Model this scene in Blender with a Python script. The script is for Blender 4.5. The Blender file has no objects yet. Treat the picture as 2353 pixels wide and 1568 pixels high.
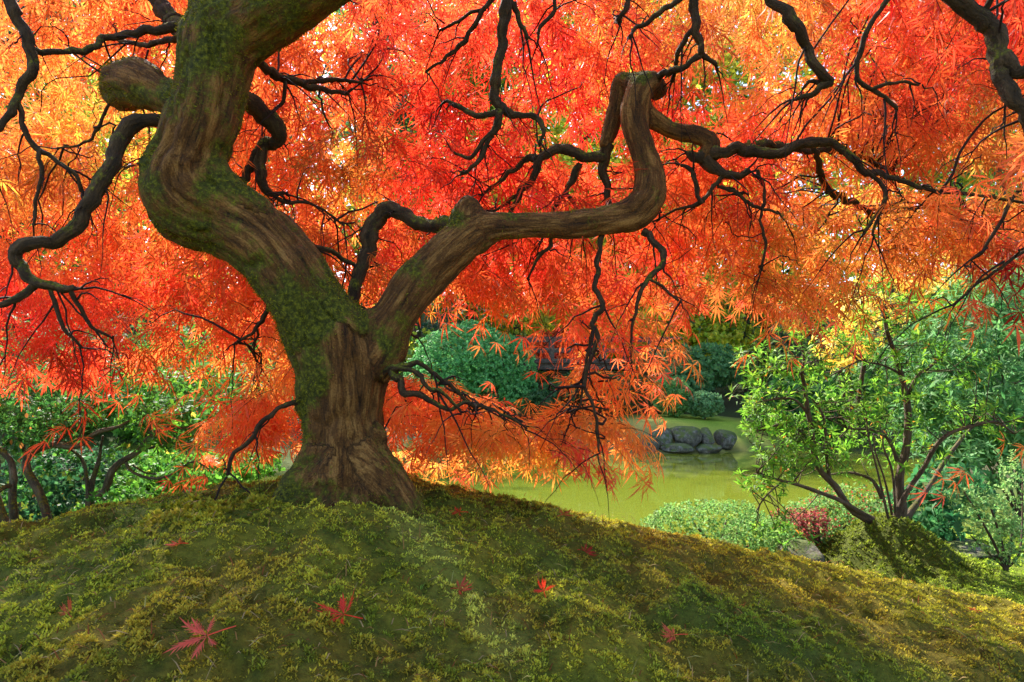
import bpy, math, random
import numpy as np
from mathutils import Vector, Matrix

# ------------------------------------------------------------------ camera, sky, sun, exposure
SC = bpy.context.scene
COL = SC.collection
FPX, CX, CY = 1569.0, 1176.5, 784.0            # 24 mm lens on a 36 mm sensor, measured on a 2353 px wide picture
PITCH = math.atan(116 / FPX)                   # the camera looks up a little
cam_d = bpy.data.cameras.new('camera'); cam = bpy.data.objects.new('camera', cam_d); COL.objects.link(cam)
cam_d.lens = 24.0; cam_d.sensor_width = 36.0; cam_d.clip_start = 0.05; cam_d.clip_end = 2000
cam.location = (0, 0, 0); cam.rotation_euler = (math.pi / 2 + PITCH, 0, 0)
SC.camera = cam

SUN_EL, SUN_AZ = math.radians(45), math.radians(-30)   # behind the tree, to the left (azimuth from +Y, clockwise)
w = bpy.data.worlds.new('World'); SC.world = w; w.use_nodes = True
nt = w.node_tree; nt.nodes.clear()
sky = nt.nodes.new('ShaderNodeTexSky'); sky.sky_type = 'NISHITA'; sky.sun_disc = False
sky.sun_elevation = SUN_EL; sky.sun_rotation = SUN_AZ
bg = nt.nodes.new('ShaderNodeBackground'); bg.inputs['Strength'].default_value = 0.15
wo = nt.nodes.new('ShaderNodeOutputWorld')
nt.links.new(sky.outputs[0], bg.inputs[0]); nt.links.new(bg.outputs[0], wo.inputs[0])
sl = bpy.data.lights.new('sun', 'SUN'); sl.energy = 5.0; sl.angle = math.radians(0.6); sl.color = (1.0, 0.93, 0.80)
sun = bpy.data.objects.new('sun', sl); COL.objects.link(sun)
SUN_DIR = Vector((math.sin(SUN_AZ) * math.cos(SUN_EL), math.cos(SUN_AZ) * math.cos(SUN_EL), math.sin(SUN_EL)))
sun.rotation_euler = SUN_DIR.to_track_quat('Z', 'Y').to_euler(); sun.location = (-10, 18, 20)
SC.view_settings.view_transform = 'Standard'; SC.view_settings.look = 'None'
SC.view_settings.gamma = 1.0; SC.view_settings.use_curve_mapping = False
SC.view_settings.exposure = 1.9
SC.render.engine = 'CYCLES'
cy = SC.cycles
cy.max_bounces = 7; cy.diffuse_bounces = 5; cy.glossy_bounces = 3; cy.transmission_bounces = 4
cy.transparent_max_bounces = 4; cy.use_denoising = True; cy.caustics_reflective = False; cy.caustics_refractive = False
cy.sample_clamp_indirect = 6.0

# ------------------------------------------------------------------ helpers
RNG = np.random.default_rng(7)
random.seed(7)
WATER = -1.5

def P(u, v, d):
    """the point seen at (u, v) of the 2353 px picture, d metres ahead of the camera"""
    a = (u - CX) / FPX; b = -(v - CY) / FPX
    c, s = math.cos(PITCH), math.sin(PITCH)
    y = c - b * s; z = s + b * c
    k = d / y
    return np.array((a * k, d, z * k))

def PN(u, v, d):
    a = (u - CX) / FPX; b = -(v - CY) / FPX
    c, s = math.cos(PITCH), math.sin(PITCH)
    y = c - b * s; z = s + b * c
    k = d / y
    return np.stack((a * k, d + 0 * a, z * k), -1)

def proj(p):
    c, s = math.cos(PITCH), math.sin(PITCH)
    f = p[..., 1] * c + p[..., 2] * s
    t = -p[..., 1] * s + p[..., 2] * c
    f = np.where(f < 0.01, 0.01, f)
    return CX + p[..., 0] / f * FPX, CY - t / f * FPX, f

def _h(ix, iy, iz, seed):
    n = (ix * 374761393 + iy * 668265263 + iz * 1274126177 + seed * 144665) & 0xFFFFFFFF
    n = ((n ^ (n >> 13)) * 1274126177) & 0xFFFFFFFF
    n = n ^ (n >> 16)
    return (n & 0xFFFF) / 65535.0

def vnoise(p, seed=0):
    p = np.asarray(p, float)
    i = np.floor(p).astype(np.int64); f = p - i; f = f * f * (3 - 2 * f)
    x, y, z = i[..., 0], i[..., 1], i[..., 2]
    fx, fy, fz = f[..., 0], f[..., 1], f[..., 2]
    def L(a, b, t): return a + (b - a) * t
    c = [[[_h(x + a, y + b, z + e, seed) for e in (0, 1)] for b in (0, 1)] for a in (0, 1)]
    return L(L(L(c[0][0][0], c[1][0][0], fx), L(c[0][1][0], c[1][1][0], fx), fy),
             L(L(c[0][0][1], c[1][0][1], fx), L(c[0][1][1], c[1][1][1], fx), fy), fz)

def fbm(p, oct=4, seed=0):
    p = np.asarray(p, float); r = 0; a = 0.5; t = 0
    for k in range(oct):
        r = r + a * vnoise(p * (2 ** k) + 17.3 * k, seed + k); t += a; a *= 0.5
    return r / t

def sstep(a, b, x):
    t = np.clip((x - a) / (b - a), 0, 1); return t * t * (3 - 2 * t)

def unit(v):
    v = np.asarray(v, float)
    return v / np.maximum(np.linalg.norm(v, axis=-1, keepdims=True), 1e-9)

def np_mesh(name, V, F, col=None, smooth=True, attrs=None):
    me = bpy.data.meshes.new(name)
    V = np.asarray(V, np.float32); F = [np.asarray(f, np.int32) for f in (F if isinstance(F, list) else [F])]
    F = [f for f in F if len(f)]
    me.vertices.add(len(V)); me.vertices.foreach_set('co', V.ravel())
    nl = sum(f.size for f in F); npoly = sum(len(f) for f in F)
    me.loops.add(nl); me.loops.foreach_set('vertex_index', np.concatenate([f.ravel() for f in F]))
    me.polygons.add(npoly)
    tot = np.concatenate([np.full(len(f), f.shape[1], np.int32) for f in F])
    start = np.concatenate(([0], np.cumsum(tot)[:-1])).astype(np.int32)
    me.polygons.foreach_set('loop_start', start)
    try: me.polygons.foreach_set('loop_total', tot)
    except Exception: pass
    me.polygons.foreach_set('use_smooth', np.full(npoly, smooth, bool))
    if col is not None:
        a = me.attributes.new('col', 'FLOAT_COLOR', 'POINT')
        c = np.ones((len(V), 4), np.float32); c[:, :3] = col
        a.data.foreach_set('color', c.ravel())
    for k, v in (attrs or {}).items():
        v = np.asarray(v, np.float32)
        if v.ndim == 2:
            a = me.attributes.new(k, 'FLOAT_VECTOR', 'POINT'); a.data.foreach_set('vector', v.ravel())
        else:
            a = me.attributes.new(k, 'FLOAT', 'POINT'); a.data.foreach_set('value', v)
    me.update(calc_edges=True)
    return me

def link(name, me, mat=None, parent=None):
    o = bpy.data.objects.new(name, me); COL.objects.link(o)
    if mat is not None and me is not None and not me.materials: me.materials.append(mat)
    return o

def child(name, me, mat, parent):
    """vertices are in world coordinates; the thing's empty sits at its base"""
    o = bpy.data.objects.new(name, me); COL.objects.link(o)
    if mat is not None and not me.materials: me.materials.append(mat)
    o.parent = parent
    top = parent
    while top.parent is not None: top = top.parent
    if parent.parent is None:
        o.matrix_parent_inverse = Matrix.Translation(-Vector(top.location))
    return o                                         # a sub-part inherits the part's identity frame

def tag(o, label=None, cat=None, group=None, kind=None):
    if label: o['label'] = label
    if cat: o['category'] = cat
    if group: o['group'] = group
    if kind: o['kind'] = kind
    return o

def thing(name, loc, label, cat, group=None):
    o = bpy.data.objects.new(name, None); COL.objects.link(o)
    o.empty_display_size = 0.1; o.location = [float(a) for a in loc]
    return tag(o, label, cat, group)

def catmull(pts, n):
    pts = np.asarray(pts, float)
    if len(pts) < 3:
        t = np.linspace(0, 1, n)[:, None]; return pts[0] * (1 - t) + pts[-1] * t
    p = np.vstack((2 * pts[0] - pts[1], pts, 2 * pts[-1] - pts[-2]))
    m = len(pts) - 1
    s = np.linspace(0, m, n); i = np.minimum(s.astype(int), m - 1); t = (s - i)[:, None]
    a, b, c, d = p[i], p[i + 1], p[i + 2], p[i + 3]
    return 0.5 * ((2 * b) + (c - a) * t + (2 * a - 5 * b + 4 * c - d) * t ** 2 + (3 * b - a - 3 * c + d) * t ** 3)

def frames(c):
    t = unit(np.gradient(c, axis=0))
    n = np.zeros_like(t); ref = np.array((0, 0, 1.0)) if abs(t[0, 2]) < 0.9 else np.array((1.0, 0, 0))
    v = unit(np.cross(t[0], ref))
    for k in range(len(c)):
        v = unit(v - t[k] * np.dot(v, t[k])); n[k] = v
    return t, n, np.cross(t, n)

def tube(c, r, sides=7, knob=0.0, seed=0):
    """swept tube along c with radii r: verts, quads, tris, bark coordinates"""
    c = np.asarray(c, float); r = np.asarray(r, float); n = len(c)
    t, a, b = frames(c)
    s = np.concatenate(([0], np.cumsum(np.linalg.norm(np.diff(c, axis=0), axis=1))))
    th = np.linspace(0, 2 * math.pi, sides, endpoint=False)
    ring = np.cos(th)[None, :, None] * a[:, None] + np.sin(th)[None, :, None] * b[:, None]
    rr = np.repeat(r[:, None], sides, 1)
    if knob:
        q = np.concatenate((ring * 1.2, np.zeros((n, sides, 0))), -1) + (s / np.maximum(r.mean(), 1e-4) * 0.35)[:, None, None]
        rr = rr * (1 + knob * (vnoise(q * 1.3 + seed * 7.7, seed) - 0.5) * 2)
    V = (c[:, None] + ring * rr[..., None]).reshape(-1, 3)
    bc = np.concatenate((ring[..., :1] * rr[..., None], (np.sin(th)[None, :] * rr)[..., None], np.repeat((s * 0.2)[:, None, None], sides, 1)), -1).reshape(-1, 3)
    bc[:, 0] = (np.cos(th)[None, :] * rr).ravel()
    i = np.arange(n - 1)[:, None] * sides; j = np.arange(sides)[None, :]; k = (j + 1) % sides
    Q = np.stack((i + j, i + k, i + sides + k, i + sides + j), -1).reshape(-1, 4)
    V = np.vstack((V, c[-1] + t[-1] * r[-1] * 0.8, c[0] - t[0] * r[0] * 0.5)); bc = np.vstack((bc, (0, 0, s[-1] * .2), (0, 0, 0)))
    e = (n - 1) * sides
    T = np.concatenate((np.stack((e + j[0], e + k[0], np.full(sides, n * sides)), -1),
                        np.stack((k[0], j[0], np.full(sides, n * sides + 1)), -1)))
    return V, Q, T, bc

class Bag:
    """collects tubes or leaves into one mesh"""
    def __init__(s): s.V, s.Q, s.T, s.B, s.C, s.n = [], [], [], [], [], 0
    def tube(s, c, r, sides=5, knob=0.0, seed=0, col=None):
        V, Q, T, B = tube(c, r, sides, knob, seed)
        s.V.append(V); s.Q.append(Q + s.n); s.T.append(T + s.n); s.B.append(B); s.n += len(V)
        s.C.append(np.tile(col if col is not None else (1, 1, 1), (len(V), 1)))
    def tris(s, V, T, C):
        s.V.append(V); s.T.append(T + s.n); s.B.append(np.zeros_like(V)); s.C.append(C); s.n += len(V)
    def mesh(s, name, smooth=True):
        Q = np.concatenate(s.Q) if s.Q else np.zeros((0, 4), int)
        T = np.concatenate(s.T) if s.T else np.zeros((0, 3), int)
        return np_mesh(name, np.concatenate(s.V), [Q, T], np.concatenate(s.C), smooth, {'bc': np.concatenate(s.B)})

def basis(y, z):
    """rotation matrices whose Y column follows y and Z column is near z"""
    y = unit(y); x = unit(np.cross(y, z)); z = np.cross(x, y)
    return np.stack((x, y, z), -1)

def scatter(shapes, pos, R, s, col, jitter=None):
    """copies of leaf shapes merged into arrays"""
    pos = np.asarray(pos); N = len(pos); which = RNG.integers(0, len(shapes), N)
    Vs, Ts, Cs, base = [], [], [], 0
    for k, (v, t) in enumerate(shapes):
        m = np.where(which == k)[0]
        if not len(m): continue
        VV = np.einsum('nij,vj->nvi', R[m], v) * np.asarray(s)[m][:, None, None] + pos[m][:, None]
        Vs.append(VV.reshape(-1, 3)); Ts.append((t[None] + (np.arange(len(m)) * len(v))[:, None, None] + base).reshape(-1, 3))
        Cs.append(np.repeat(col[m], len(v), 0)); base += len(m) * len(v)
    return np.concatenate(Vs), np.concatenate(Ts), np.concatenate(Cs)

# ------------------------------------------------------------------ materials
def mat(name):
    m = bpy.data.materials.new(name); m.use_nodes = True
    n = m.node_tree; n.nodes.clear()
    out = n.nodes.new('ShaderNodeOutputMaterial')
    return m, n, out

def N(nt, kind, **kw):
    n = nt.nodes.new(kind)
    for k, v in kw.items(): setattr(n, k, v)
    return n

def leaf_mat(name, source='attr', trans=0.5, rough=0.45, spec=0.4, gain=1.25, sat=1.0):
    m, n, out = mat(name)
    if source == 'attr':
        a = N(n, 'ShaderNodeAttribute', attribute_name='col'); c = a.outputs['Color']
    else:
        a = N(n, 'ShaderNodeObjectInfo'); c = a.outputs['Color']
    geo = N(n, 'ShaderNodeNewGeometry')
    tex = N(n, 'ShaderNodeTexNoise'); tex.inputs['Scale'].default_value = 60; tex.inputs['Detail'].default_value = 2
    n.links.new(geo.outputs['Position'], tex.inputs['Vector'])
    mr = N(n, 'ShaderNodeMapRange'); mr.inputs['To Min'].default_value = 0.7; mr.inputs['To Max'].default_value = 1.25
    n.links.new(tex.outputs[0], mr.inputs['Value'])
    mul = N(n, 'ShaderNodeMix', data_type='RGBA', blend_type='MULTIPLY'); mul.inputs[0].default_value = 1.0
    n.links.new(c, mul.inputs[6]); n.links.new(mr.outputs[0], mul.inputs[7])
    p = N(n, 'ShaderNodeBsdfPrincipled'); p.inputs['Roughness'].default_value = rough
    p.inputs['Specular IOR Level'].default_value = spec
    n.links.new(mul.outputs[2], p.inputs['Base Color'])
    g = N(n, 'ShaderNodeMix', data_type='RGBA', blend_type='MULTIPLY'); g.inputs[0].default_value = 1.0
    g.inputs[7].default_value = (gain, gain, gain, 1); g.clamp_result = False
    n.links.new(mul.outputs[2], g.inputs[6])
    t = N(n, 'ShaderNodeBsdfTranslucent'); n.links.new(g.outputs[2], t.inputs['Color'])
    mx = N(n, 'ShaderNodeMixShader'); mx.inputs[0].default_value = trans
    n.links.new(p.outputs[0], mx.inputs[1]); n.links.new(t.outputs[0], mx.inputs[2]); n.links.new(mx.outputs[0], out.inputs['Surface'])
    return m

def ramp(n, stops):
    r = N(n, 'ShaderNodeValToRGB'); e = r.color_ramp.elements
    while len(e) < len(stops): e.new(0.5)
    for k, (p, c) in enumerate(stops): e[k].position = p; e[k].color = (*c, 1)
    return r

def bark_mat(name, dark, mid, light, moss_amt=None, scale=1.0, bump=0.6, attr='bc', moss_cols=((.006, .007, .0003), (.060, .062, .003), (.24, .225, .010))):
    m, n, out = mat(name)
    a = N(n, 'ShaderNodeAttribute', attribute_name=attr)
    t1 = N(n, 'ShaderNodeTexNoise'); t1.inputs['Scale'].default_value = 26 * scale; t1.inputs['Detail'].default_value = 7; t1.inputs['Roughness'].default_value = 0.65
    n.links.new(a.outputs['Vector'], t1.inputs['Vector'])
    geo = N(n, 'ShaderNodeNewGeometry')
    t2 = N(n, 'ShaderNodeTexNoise'); t2.inputs['Scale'].default_value = 9; t2.inputs['Detail'].default_value = 5
    n.links.new(geo.outputs['Position'], t2.inputs['Vector'])
    vo = N(n, 'ShaderNodeTexVoronoi', feature='DISTANCE_TO_EDGE'); vo.inputs['Scale'].default_value = 34 * scale
    dist = N(n, 'ShaderNodeMix', data_type='RGBA'); dist.inputs[0].default_value = 0.035
    n.links.new(a.outputs['Vector'], dist.inputs[6]); n.links.new(t1.outputs['Color'], dist.inputs[7]); n.links.new(dist.outputs[2], vo.inputs['Vector'])
    cr = N(n, 'ShaderNodeMapRange'); cr.inputs['From Max'].default_value = 0.10; cr.inputs['To Min'].default_value = -0.09; cr.inputs['To Max'].default_value = 0.0
    n.links.new(vo.outputs['Distance'], cr.inputs['Value'])
    tb = N(n, 'ShaderNodeMath', operation='ADD'); n.links.new(t1.outputs[0], tb.inputs[0]); n.links.new(cr.outputs[0], tb.inputs[1])
    tf = N(n, 'ShaderNodeTexNoise'); tf.inputs['Scale'].default_value = 170; tf.inputs['Detail'].default_value = 4; n.links.new(geo.outputs['Position'], tf.inputs['Vector'])
    tg = N(n, 'ShaderNodeMath', operation='MULTIPLY_ADD'); tg.inputs[1].default_value = 0.30; tg.inputs[2].default_value = -0.15
    n.links.new(tf.outputs[0], tg.inputs[0])
    tt = N(n, 'ShaderNodeMath', operation='ADD'); n.links.new(tb.outputs[0], tt.inputs[0]); n.links.new(tg.outputs[0], tt.inputs[1])
    r = ramp(n, ((0.26, dark), (0.48, mid), (0.70, light)))
    n.links.new(tt.outputs[0], r.inputs[0])
    p = N(n, 'ShaderNodeBsdfPrincipled'); p.inputs['Roughness'].default_value = 0.85; p.inputs['Specular IOR Level'].default_value = 0.25
    colr = r.outputs[0]
    if moss_amt is not None:
        t3 = N(n, 'ShaderNodeTexNoise'); t3.inputs['Scale'].default_value = 75; t3.inputs['Detail'].default_value = 5; t3.inputs['Roughness'].default_value = 0.7
        n.links.new(geo.outputs['Position'], t3.inputs['Vector'])
        mr = ramp(n, ((0.3, moss_cols[0]), (0.5, moss_cols[1]), (0.75, moss_cols[2])))
        n.links.new(t3.outputs[0], mr.inputs[0])
        if moss_amt == 'attr':
            ma = N(n, 'ShaderNodeAttribute', attribute_name='moss'); src = ma.outputs['Fac']
        else:
            sx = N(n, 'ShaderNodeSeparateXYZ'); n.links.new(geo.outputs['Normal'], sx.inputs[0])
            mm = N(n, 'ShaderNodeMath', operation='MULTIPLY_ADD'); mm.inputs[1].default_value = 0.35; mm.inputs[2].default_value = moss_amt
            n.links.new(sx.outputs[2], mm.inputs[0]); src = mm.outputs[0]
        ad = N(n, 'ShaderNodeMath', operation='ADD'); n.links.new(src, ad.inputs[0])
        sc_ = N(n, 'ShaderNodeMath', operation='MULTIPLY_ADD'); sc_.inputs[1].default_value = 1.5; sc_.inputs[2].default_value = -0.75
        n.links.new(t2.outputs[0], sc_.inputs[0]); n.links.new(sc_.outputs[0], ad.inputs[1])
        t4 = N(n, 'ShaderNodeMath', operation='MULTIPLY_ADD'); t4.inputs[1].default_value = 0.8; t4.inputs[2].default_value = -0.40
        n.links.new(t3.outputs[0], t4.inputs[0])
        ad2 = N(n, 'ShaderNodeMath', operation='ADD'); n.links.new(ad.outputs[0], ad2.inputs[0]); n.links.new(t4.outputs[0], ad2.inputs[1])
        rr = ramp(n, ((0.38, (0, 0, 0)), (0.66, (1, 1, 1)))); n.links.new(ad2.outputs[0], rr.inputs[0])
        mx = N(n, 'ShaderNodeMix', data_type='RGBA'); n.links.new(rr.outputs[0], mx.inputs[0])
        n.links.new(colr, mx.inputs[6]); n.links.new(mr.outputs[0], mx.inputs[7]); colr = mx.outputs[2]
        hm = N(n, 'ShaderNodeMix', data_type='FLOAT'); n.links.new(rr.outputs[0], hm.inputs[0])
        n.links.new(tt.outputs[0], hm.inputs[2]); n.links.new(t3.outputs[0], hm.inputs[3]); height = hm.outputs[0]
    else: height = tt.outputs[0]
    n.links.new(colr, p.inputs['Base Color'])
    b = N(n, 'ShaderNodeBump'); b.inputs['Strength'].default_value = bump; b.inputs['Distance'].default_value = 0.02
    n.links.new(height, b.inputs['Height']); n.links.new(b.outputs[0], p.inputs['Normal'])
    n.links.new(p.outputs[0], out.inputs['Surface'])
    return m

M = {}
M['maple_leaf'] = leaf_mat('maple_leaf', 'attr', trans=0.62, rough=0.5, spec=0.35, gain=1.1)
M['maple_leaf_single'] = leaf_mat('maple_leaf_single', 'object', trans=0.62, rough=0.5, spec=0.35, gain=1.1)
M['leaf'] = leaf_mat('green_leaf', 'attr', trans=0.45, rough=0.55, spec=0.14, gain=1.5)
M['leaf_single'] = leaf_mat('green_leaf_single', 'object', trans=0.45, rough=0.55, spec=0.14, gain=1.5)
M['far_leaf'] = leaf_mat('far_leaf', 'attr', trans=0.5, rough=0.5, spec=0.3, gain=1.5)
M['moss'] = leaf_mat('moss_blade', 'attr', trans=0.35, rough=0.8, spec=0.1, gain=1.2)
M['trunk'] = bark_mat('maple_bark', (.013, .0045, .0006), (.102, .040, .007), (.29, .140, .036), 'attr', 1.4, 1.0)
M['branch'] = bark_mat('maple_branch_bark', (.010, .005, .0015), (.036, .019, .007), (.09, .052, .022), 0.24, 1.6, 0.7)
M['twig'] = bark_mat('maple_twig_bark', (.008, .003, .002), (.018, .008, .005), (.04, .02, .012), None, 2.0, 0.3)
M['grey_bark'] = bark_mat('grey_bark', (.016, .013, .007), (.05, .042, .025), (.14, .125, .085), 0.26, 1.5, 0.6)
M['brown_bark'] = bark_mat('brown_bark', (.02, .013, .008), (.06, .04, .025), (.13, .09, .06), 0.12, 1.5, 0.5)
M['pale_bark'] = bark_mat('pale_bark', (.10, .08, .05), (.30, .25, .17), (.5, .44, .32), 0.05, 1.0, 0.4)
M['rock'] = bark_mat('rock', (.02, .02, .018), (.085, .075, .058), (.22, .2, .165), 0.33, 0.4, 0.6, moss_cols=((.02, .03, .005), (.06, .08, .015), (.13, .15, .03)))
M['wood'] = bark_mat('weathered_wood', (.03, .02, .014), (.075, .055, .038), (.16, .12, .085), None, 1.0, 0.3)

def ground_mat():
    m, n, out = mat('ground_soil_and_moss')
    a = N(n, 'ShaderNodeAttribute', attribute_name='col')
    geo = N(n, 'ShaderNodeNewGeometry')
    t = N(n, 'ShaderNodeTexNoise'); t.inputs['Scale'].default_value = 60; t.inputs['Detail'].default_value = 8; t.inputs['Roughness'].default_value = 0.7
    n.links.new(geo.outputs['Position'], t.inputs['Vector'])
    mr = N(n, 'ShaderNodeMapRange'); mr.inputs['From Min'].default_value = .25; mr.inputs['From Max'].default_value = .75; mr.inputs['To Min'].default_value = 0.35; mr.inputs['To Max'].default_value = 1.5
    n.links.new(t.outputs[0], mr.inputs['Value'])
    mul = N(n, 'ShaderNodeMix', data_type='RGBA', blend_type='MULTIPLY'); mul.inputs[0].default_value = 1.0
    n.links.new(a.outputs['Color'], mul.inputs[6]); n.links.new(mr.outputs[0], mul.inputs[7])
    p = N(n, 'ShaderNodeBsdfPrincipled'); p.inputs['Roughness'].default_value = 0.9; p.inputs['Specular IOR Level'].default_value = 0.15
    n.links.new(mul.outputs[2], p.inputs['Base Color'])
    b = N(n, 'ShaderNodeBump'); b.inputs['Strength'].default_value = 0.8; b.inputs['Distance'].default_value = 0.02
    n.links.new(t.outputs[0], b.inputs['Height']); n.links.new(b.outputs[0], p.inputs['Normal'])
    n.links.new(p.outputs[0], out.inputs['Surface'])
    return m
M['ground'] = ground_mat()

def water_mat():
    m, n, out = mat('murky_pond_water')
    geo = N(n, 'ShaderNodeNewGeometry')
    mp = N(n, 'ShaderNodeMapping'); mp.inputs['Scale'].default_value = (1.6, 5.0, 1); n.links.new(geo.outputs['Position'], mp.inputs[0])
    t = N(n, 'ShaderNodeTexNoise'); t.inputs['Scale'].default_value = 1.2; t.inputs['Detail'].default_value = 3
    n.links.new(mp.outputs[0], t.inputs['Vector'])
    p = N(n, 'ShaderNodeBsdfPrincipled'); p.inputs['Base Color'].default_value = (.135, .16, .016, 1)
    p.inputs['Roughness'].default_value = 0.03; p.inputs['IOR'].default_value = 1.9; p.inputs['Specular IOR Level'].default_value = 0.6
    b = N(n, 'ShaderNodeBump'); b.inputs['Strength'].default_value = 0.022; b.inputs['Distance'].default_value = 0.05
    n.links.new(t.outputs[0], b.inputs['Height']); n.links.new(b.outputs[0], p.inputs['Normal'])
    n.links.new(p.outputs[0], out.inputs['Surface'])
    return m
M['water'] = water_mat()

# ------------------------------------------------------------------ terrain
POND = np.array([(-9, 9.5), (-5.5, 7.2), (-3, 6.4), (0, 6.0), (2.2, 6.3), (3.6, 7.4), (4.6, 9), (7, 12), (11, 14), (13, 18), (9.5, 19.5), (6.5, 17.8), (4.8, 16.9), (3.2, 16.6), (1.8, 17.6),
                 (0.9, 19), (0.2, 20.6), (-3, 21.5), (-7, 21.5), (-11, 20), (-13, 15)], float)
PIERIS = P(2040, 1300, 4.6)[:2]

def pond_sd(x, y):
    p = np.stack((x, y), -1); d = np.full(x.shape, 1e9); ins = np.zeros(x.shape, bool)
    for k in range(len(POND)):
        a, b = POND[k], POND[(k + 1) % len(POND)]
        ab = b - a; t = np.clip(((p - a) @ ab) / (ab @ ab), 0, 1)
        d = np.minimum(d, np.linalg.norm(p - a - t[..., None] * ab, axis=-1))
        c = ((a[1] > y) != (b[1] > y)) & (x < (b[0] - a[0]) * (y - a[1]) / (b[1] - a[1] + 1e-12) + a[0])
        ins ^= c
    return np.where(ins, -d, d)

def mound(x, y):
    dx = x + 0.6; dy = y - 2.4
    drop = np.where(dx > 0, 0.212 * (np.sqrt(dx * dx + 0.0225) - 0.15), 0.125 * dx * dx / (1 + 0.03 * dx * dx))
    dyc = np.where(dy < 0, 0.15 * dy * dy / (1 + 0.10 * dy * dy), 0.15 * dy * dy)
    return -0.335 - drop - dyc

def gz(x, y, detail=True):
    x = np.asarray(x, float); y = np.asarray(y, float)
    sd = pond_sd(x, y)
    far = np.where(sd > 0, WATER + 0.28 * sstep(0, 0.7, sd) + 0.10 * np.clip(sd, 0, 3) + 0.035 * np.clip(sd - 3, 0, 40), WATER - 0.4 * np.clip(-sd, 0, 1.6))
    hill = sstep(26, 70, np.sqrt(x * x + y * y)) * 9 * sstep(5, 40, y)
    z = far + hill + 0.22 * np.exp(-(((x - 5) / 3.6) ** 2 + ((y - 20.0) / 2.6) ** 2) ** 2) * sstep(0, 1, sd)
    near = sstep(7.0, 4.5, y)
    m = mound(x, y)
    # terrace on the right under the evergreen shrub, and the bank on the left
    ter = -1.16 + 0.02 * (x - 2) - 0.0 * y
    tw = sstep(0.9, 1.7, x) * sstep(6.0, 5.0, y) * sstep(2.2, 3.2, y)
    left = -0.98 - 0.03 * (y - 4); lw = sstep(-1.2, -2.0, x) * sstep(6.2, 5.0, y) * sstep(1.8, 3.2, y)
    base = np.minimum(z, -1.25) * (sd > 0) + z * (sd <= 0)
    base = np.where(y < 7, base, z)
    base = base * (1 - tw) + ter * tw; base = base * (1 - lw) + left * lw
    k = 0.08
    h = np.clip(0.5 + 0.5 * (m - base) / k, 0, 1)
    zz = base * (1 - h) + m * h + k * h * (1 - h)
    zz = np.where(y < 8, zz, z)
    r = np.hypot(x - PIERIS[0], y - PIERIS[1])
    zz = zz + 0.31 * np.exp(-(r / 0.36) ** 2.4)
    if detail:
        p = np.stack((x, y, 0 * x), -1)
        w_ = sstep(9, 5, y)
        zz = zz + w_ * (0.05 * (fbm(p * 2.2, 3, 3) - 0.5) + 0.030 * (fbm(p * 11, 3, 5) - 0.5) + 0.026 * (sstep(.2, .7, vnoise(p * 24, 8)) - .6) + 0.03 * (sstep(.3, .7, vnoise(p * 6.5, 28)) - .5) + 0.020 * (vnoise(p * 57, 18) - .5)) + (1 - w_) * 0.12 * (fbm(p * 0.7, 3, 9) - 0.5)
    return zz

def hit(u, v, lo=0.6, hi=60):
    d = np.concatenate((np.linspace(lo, 6, 700), np.linspace(6, hi, 600)))
    p = PN(np.full(d.shape, float(u)), np.full(d.shape, float(v)), d)
    b = np.where(p[:, 2] < gz(p[:, 0], p[:, 1]))[0]
    k = b[0] if len(b) else len(d) - 1
    return p[k]

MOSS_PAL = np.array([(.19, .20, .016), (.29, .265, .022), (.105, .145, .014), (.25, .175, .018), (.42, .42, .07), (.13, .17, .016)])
def moss_col(x, y):
    p = np.stack((x, y, 0 * x), -1)
    a = fbm(p * 1.7, 3, 21); b = fbm(p * 7, 3, 31); c = fbm(p * 26, 2, 41); e = fbm(p * 3.1, 3, 51)
    def mixc(c0, c1, t): return c0 * (1 - t[..., None]) + c1 * t[..., None]
    q = mixc(MOSS_PAL[0], MOSS_PAL[1], sstep(.35, .65, b))
    q = mixc(q, MOSS_PAL[2], sstep(.50, .70, a) * 0.85)
    q = mixc(q, MOSS_PAL[3], sstep(.50, .68, e) * 0.75)
    q = mixc(q, MOSS_PAL[2] * 0.8, sstep(.55, .8, c) * 0.7)
    # pale moss below the trunk, with a sunlit streak painted into its colour
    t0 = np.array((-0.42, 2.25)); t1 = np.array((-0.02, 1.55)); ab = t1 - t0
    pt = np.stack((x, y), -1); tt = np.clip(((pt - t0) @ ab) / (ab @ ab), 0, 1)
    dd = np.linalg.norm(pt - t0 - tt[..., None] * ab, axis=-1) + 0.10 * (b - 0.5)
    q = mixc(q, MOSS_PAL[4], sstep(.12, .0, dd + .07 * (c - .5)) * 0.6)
    # greener lawn moss on the terrace
    g = sstep(1.3, 2.2, x) * sstep(3.1, 3.8, y)
    q = mixc(q, np.array((.19, .29, .025)), g * 0.75)
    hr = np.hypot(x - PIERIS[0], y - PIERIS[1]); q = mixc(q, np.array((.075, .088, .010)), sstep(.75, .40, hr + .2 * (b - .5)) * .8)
    # rusty ridge on the right shoulder
    rs = sstep(0.2, 0.9, x) * sstep(1.9, 2.5, y) * (1 - g)
    q = mixc(q, np.array((.31, .215, .015)), rs * 0.32)
    return q

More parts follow.
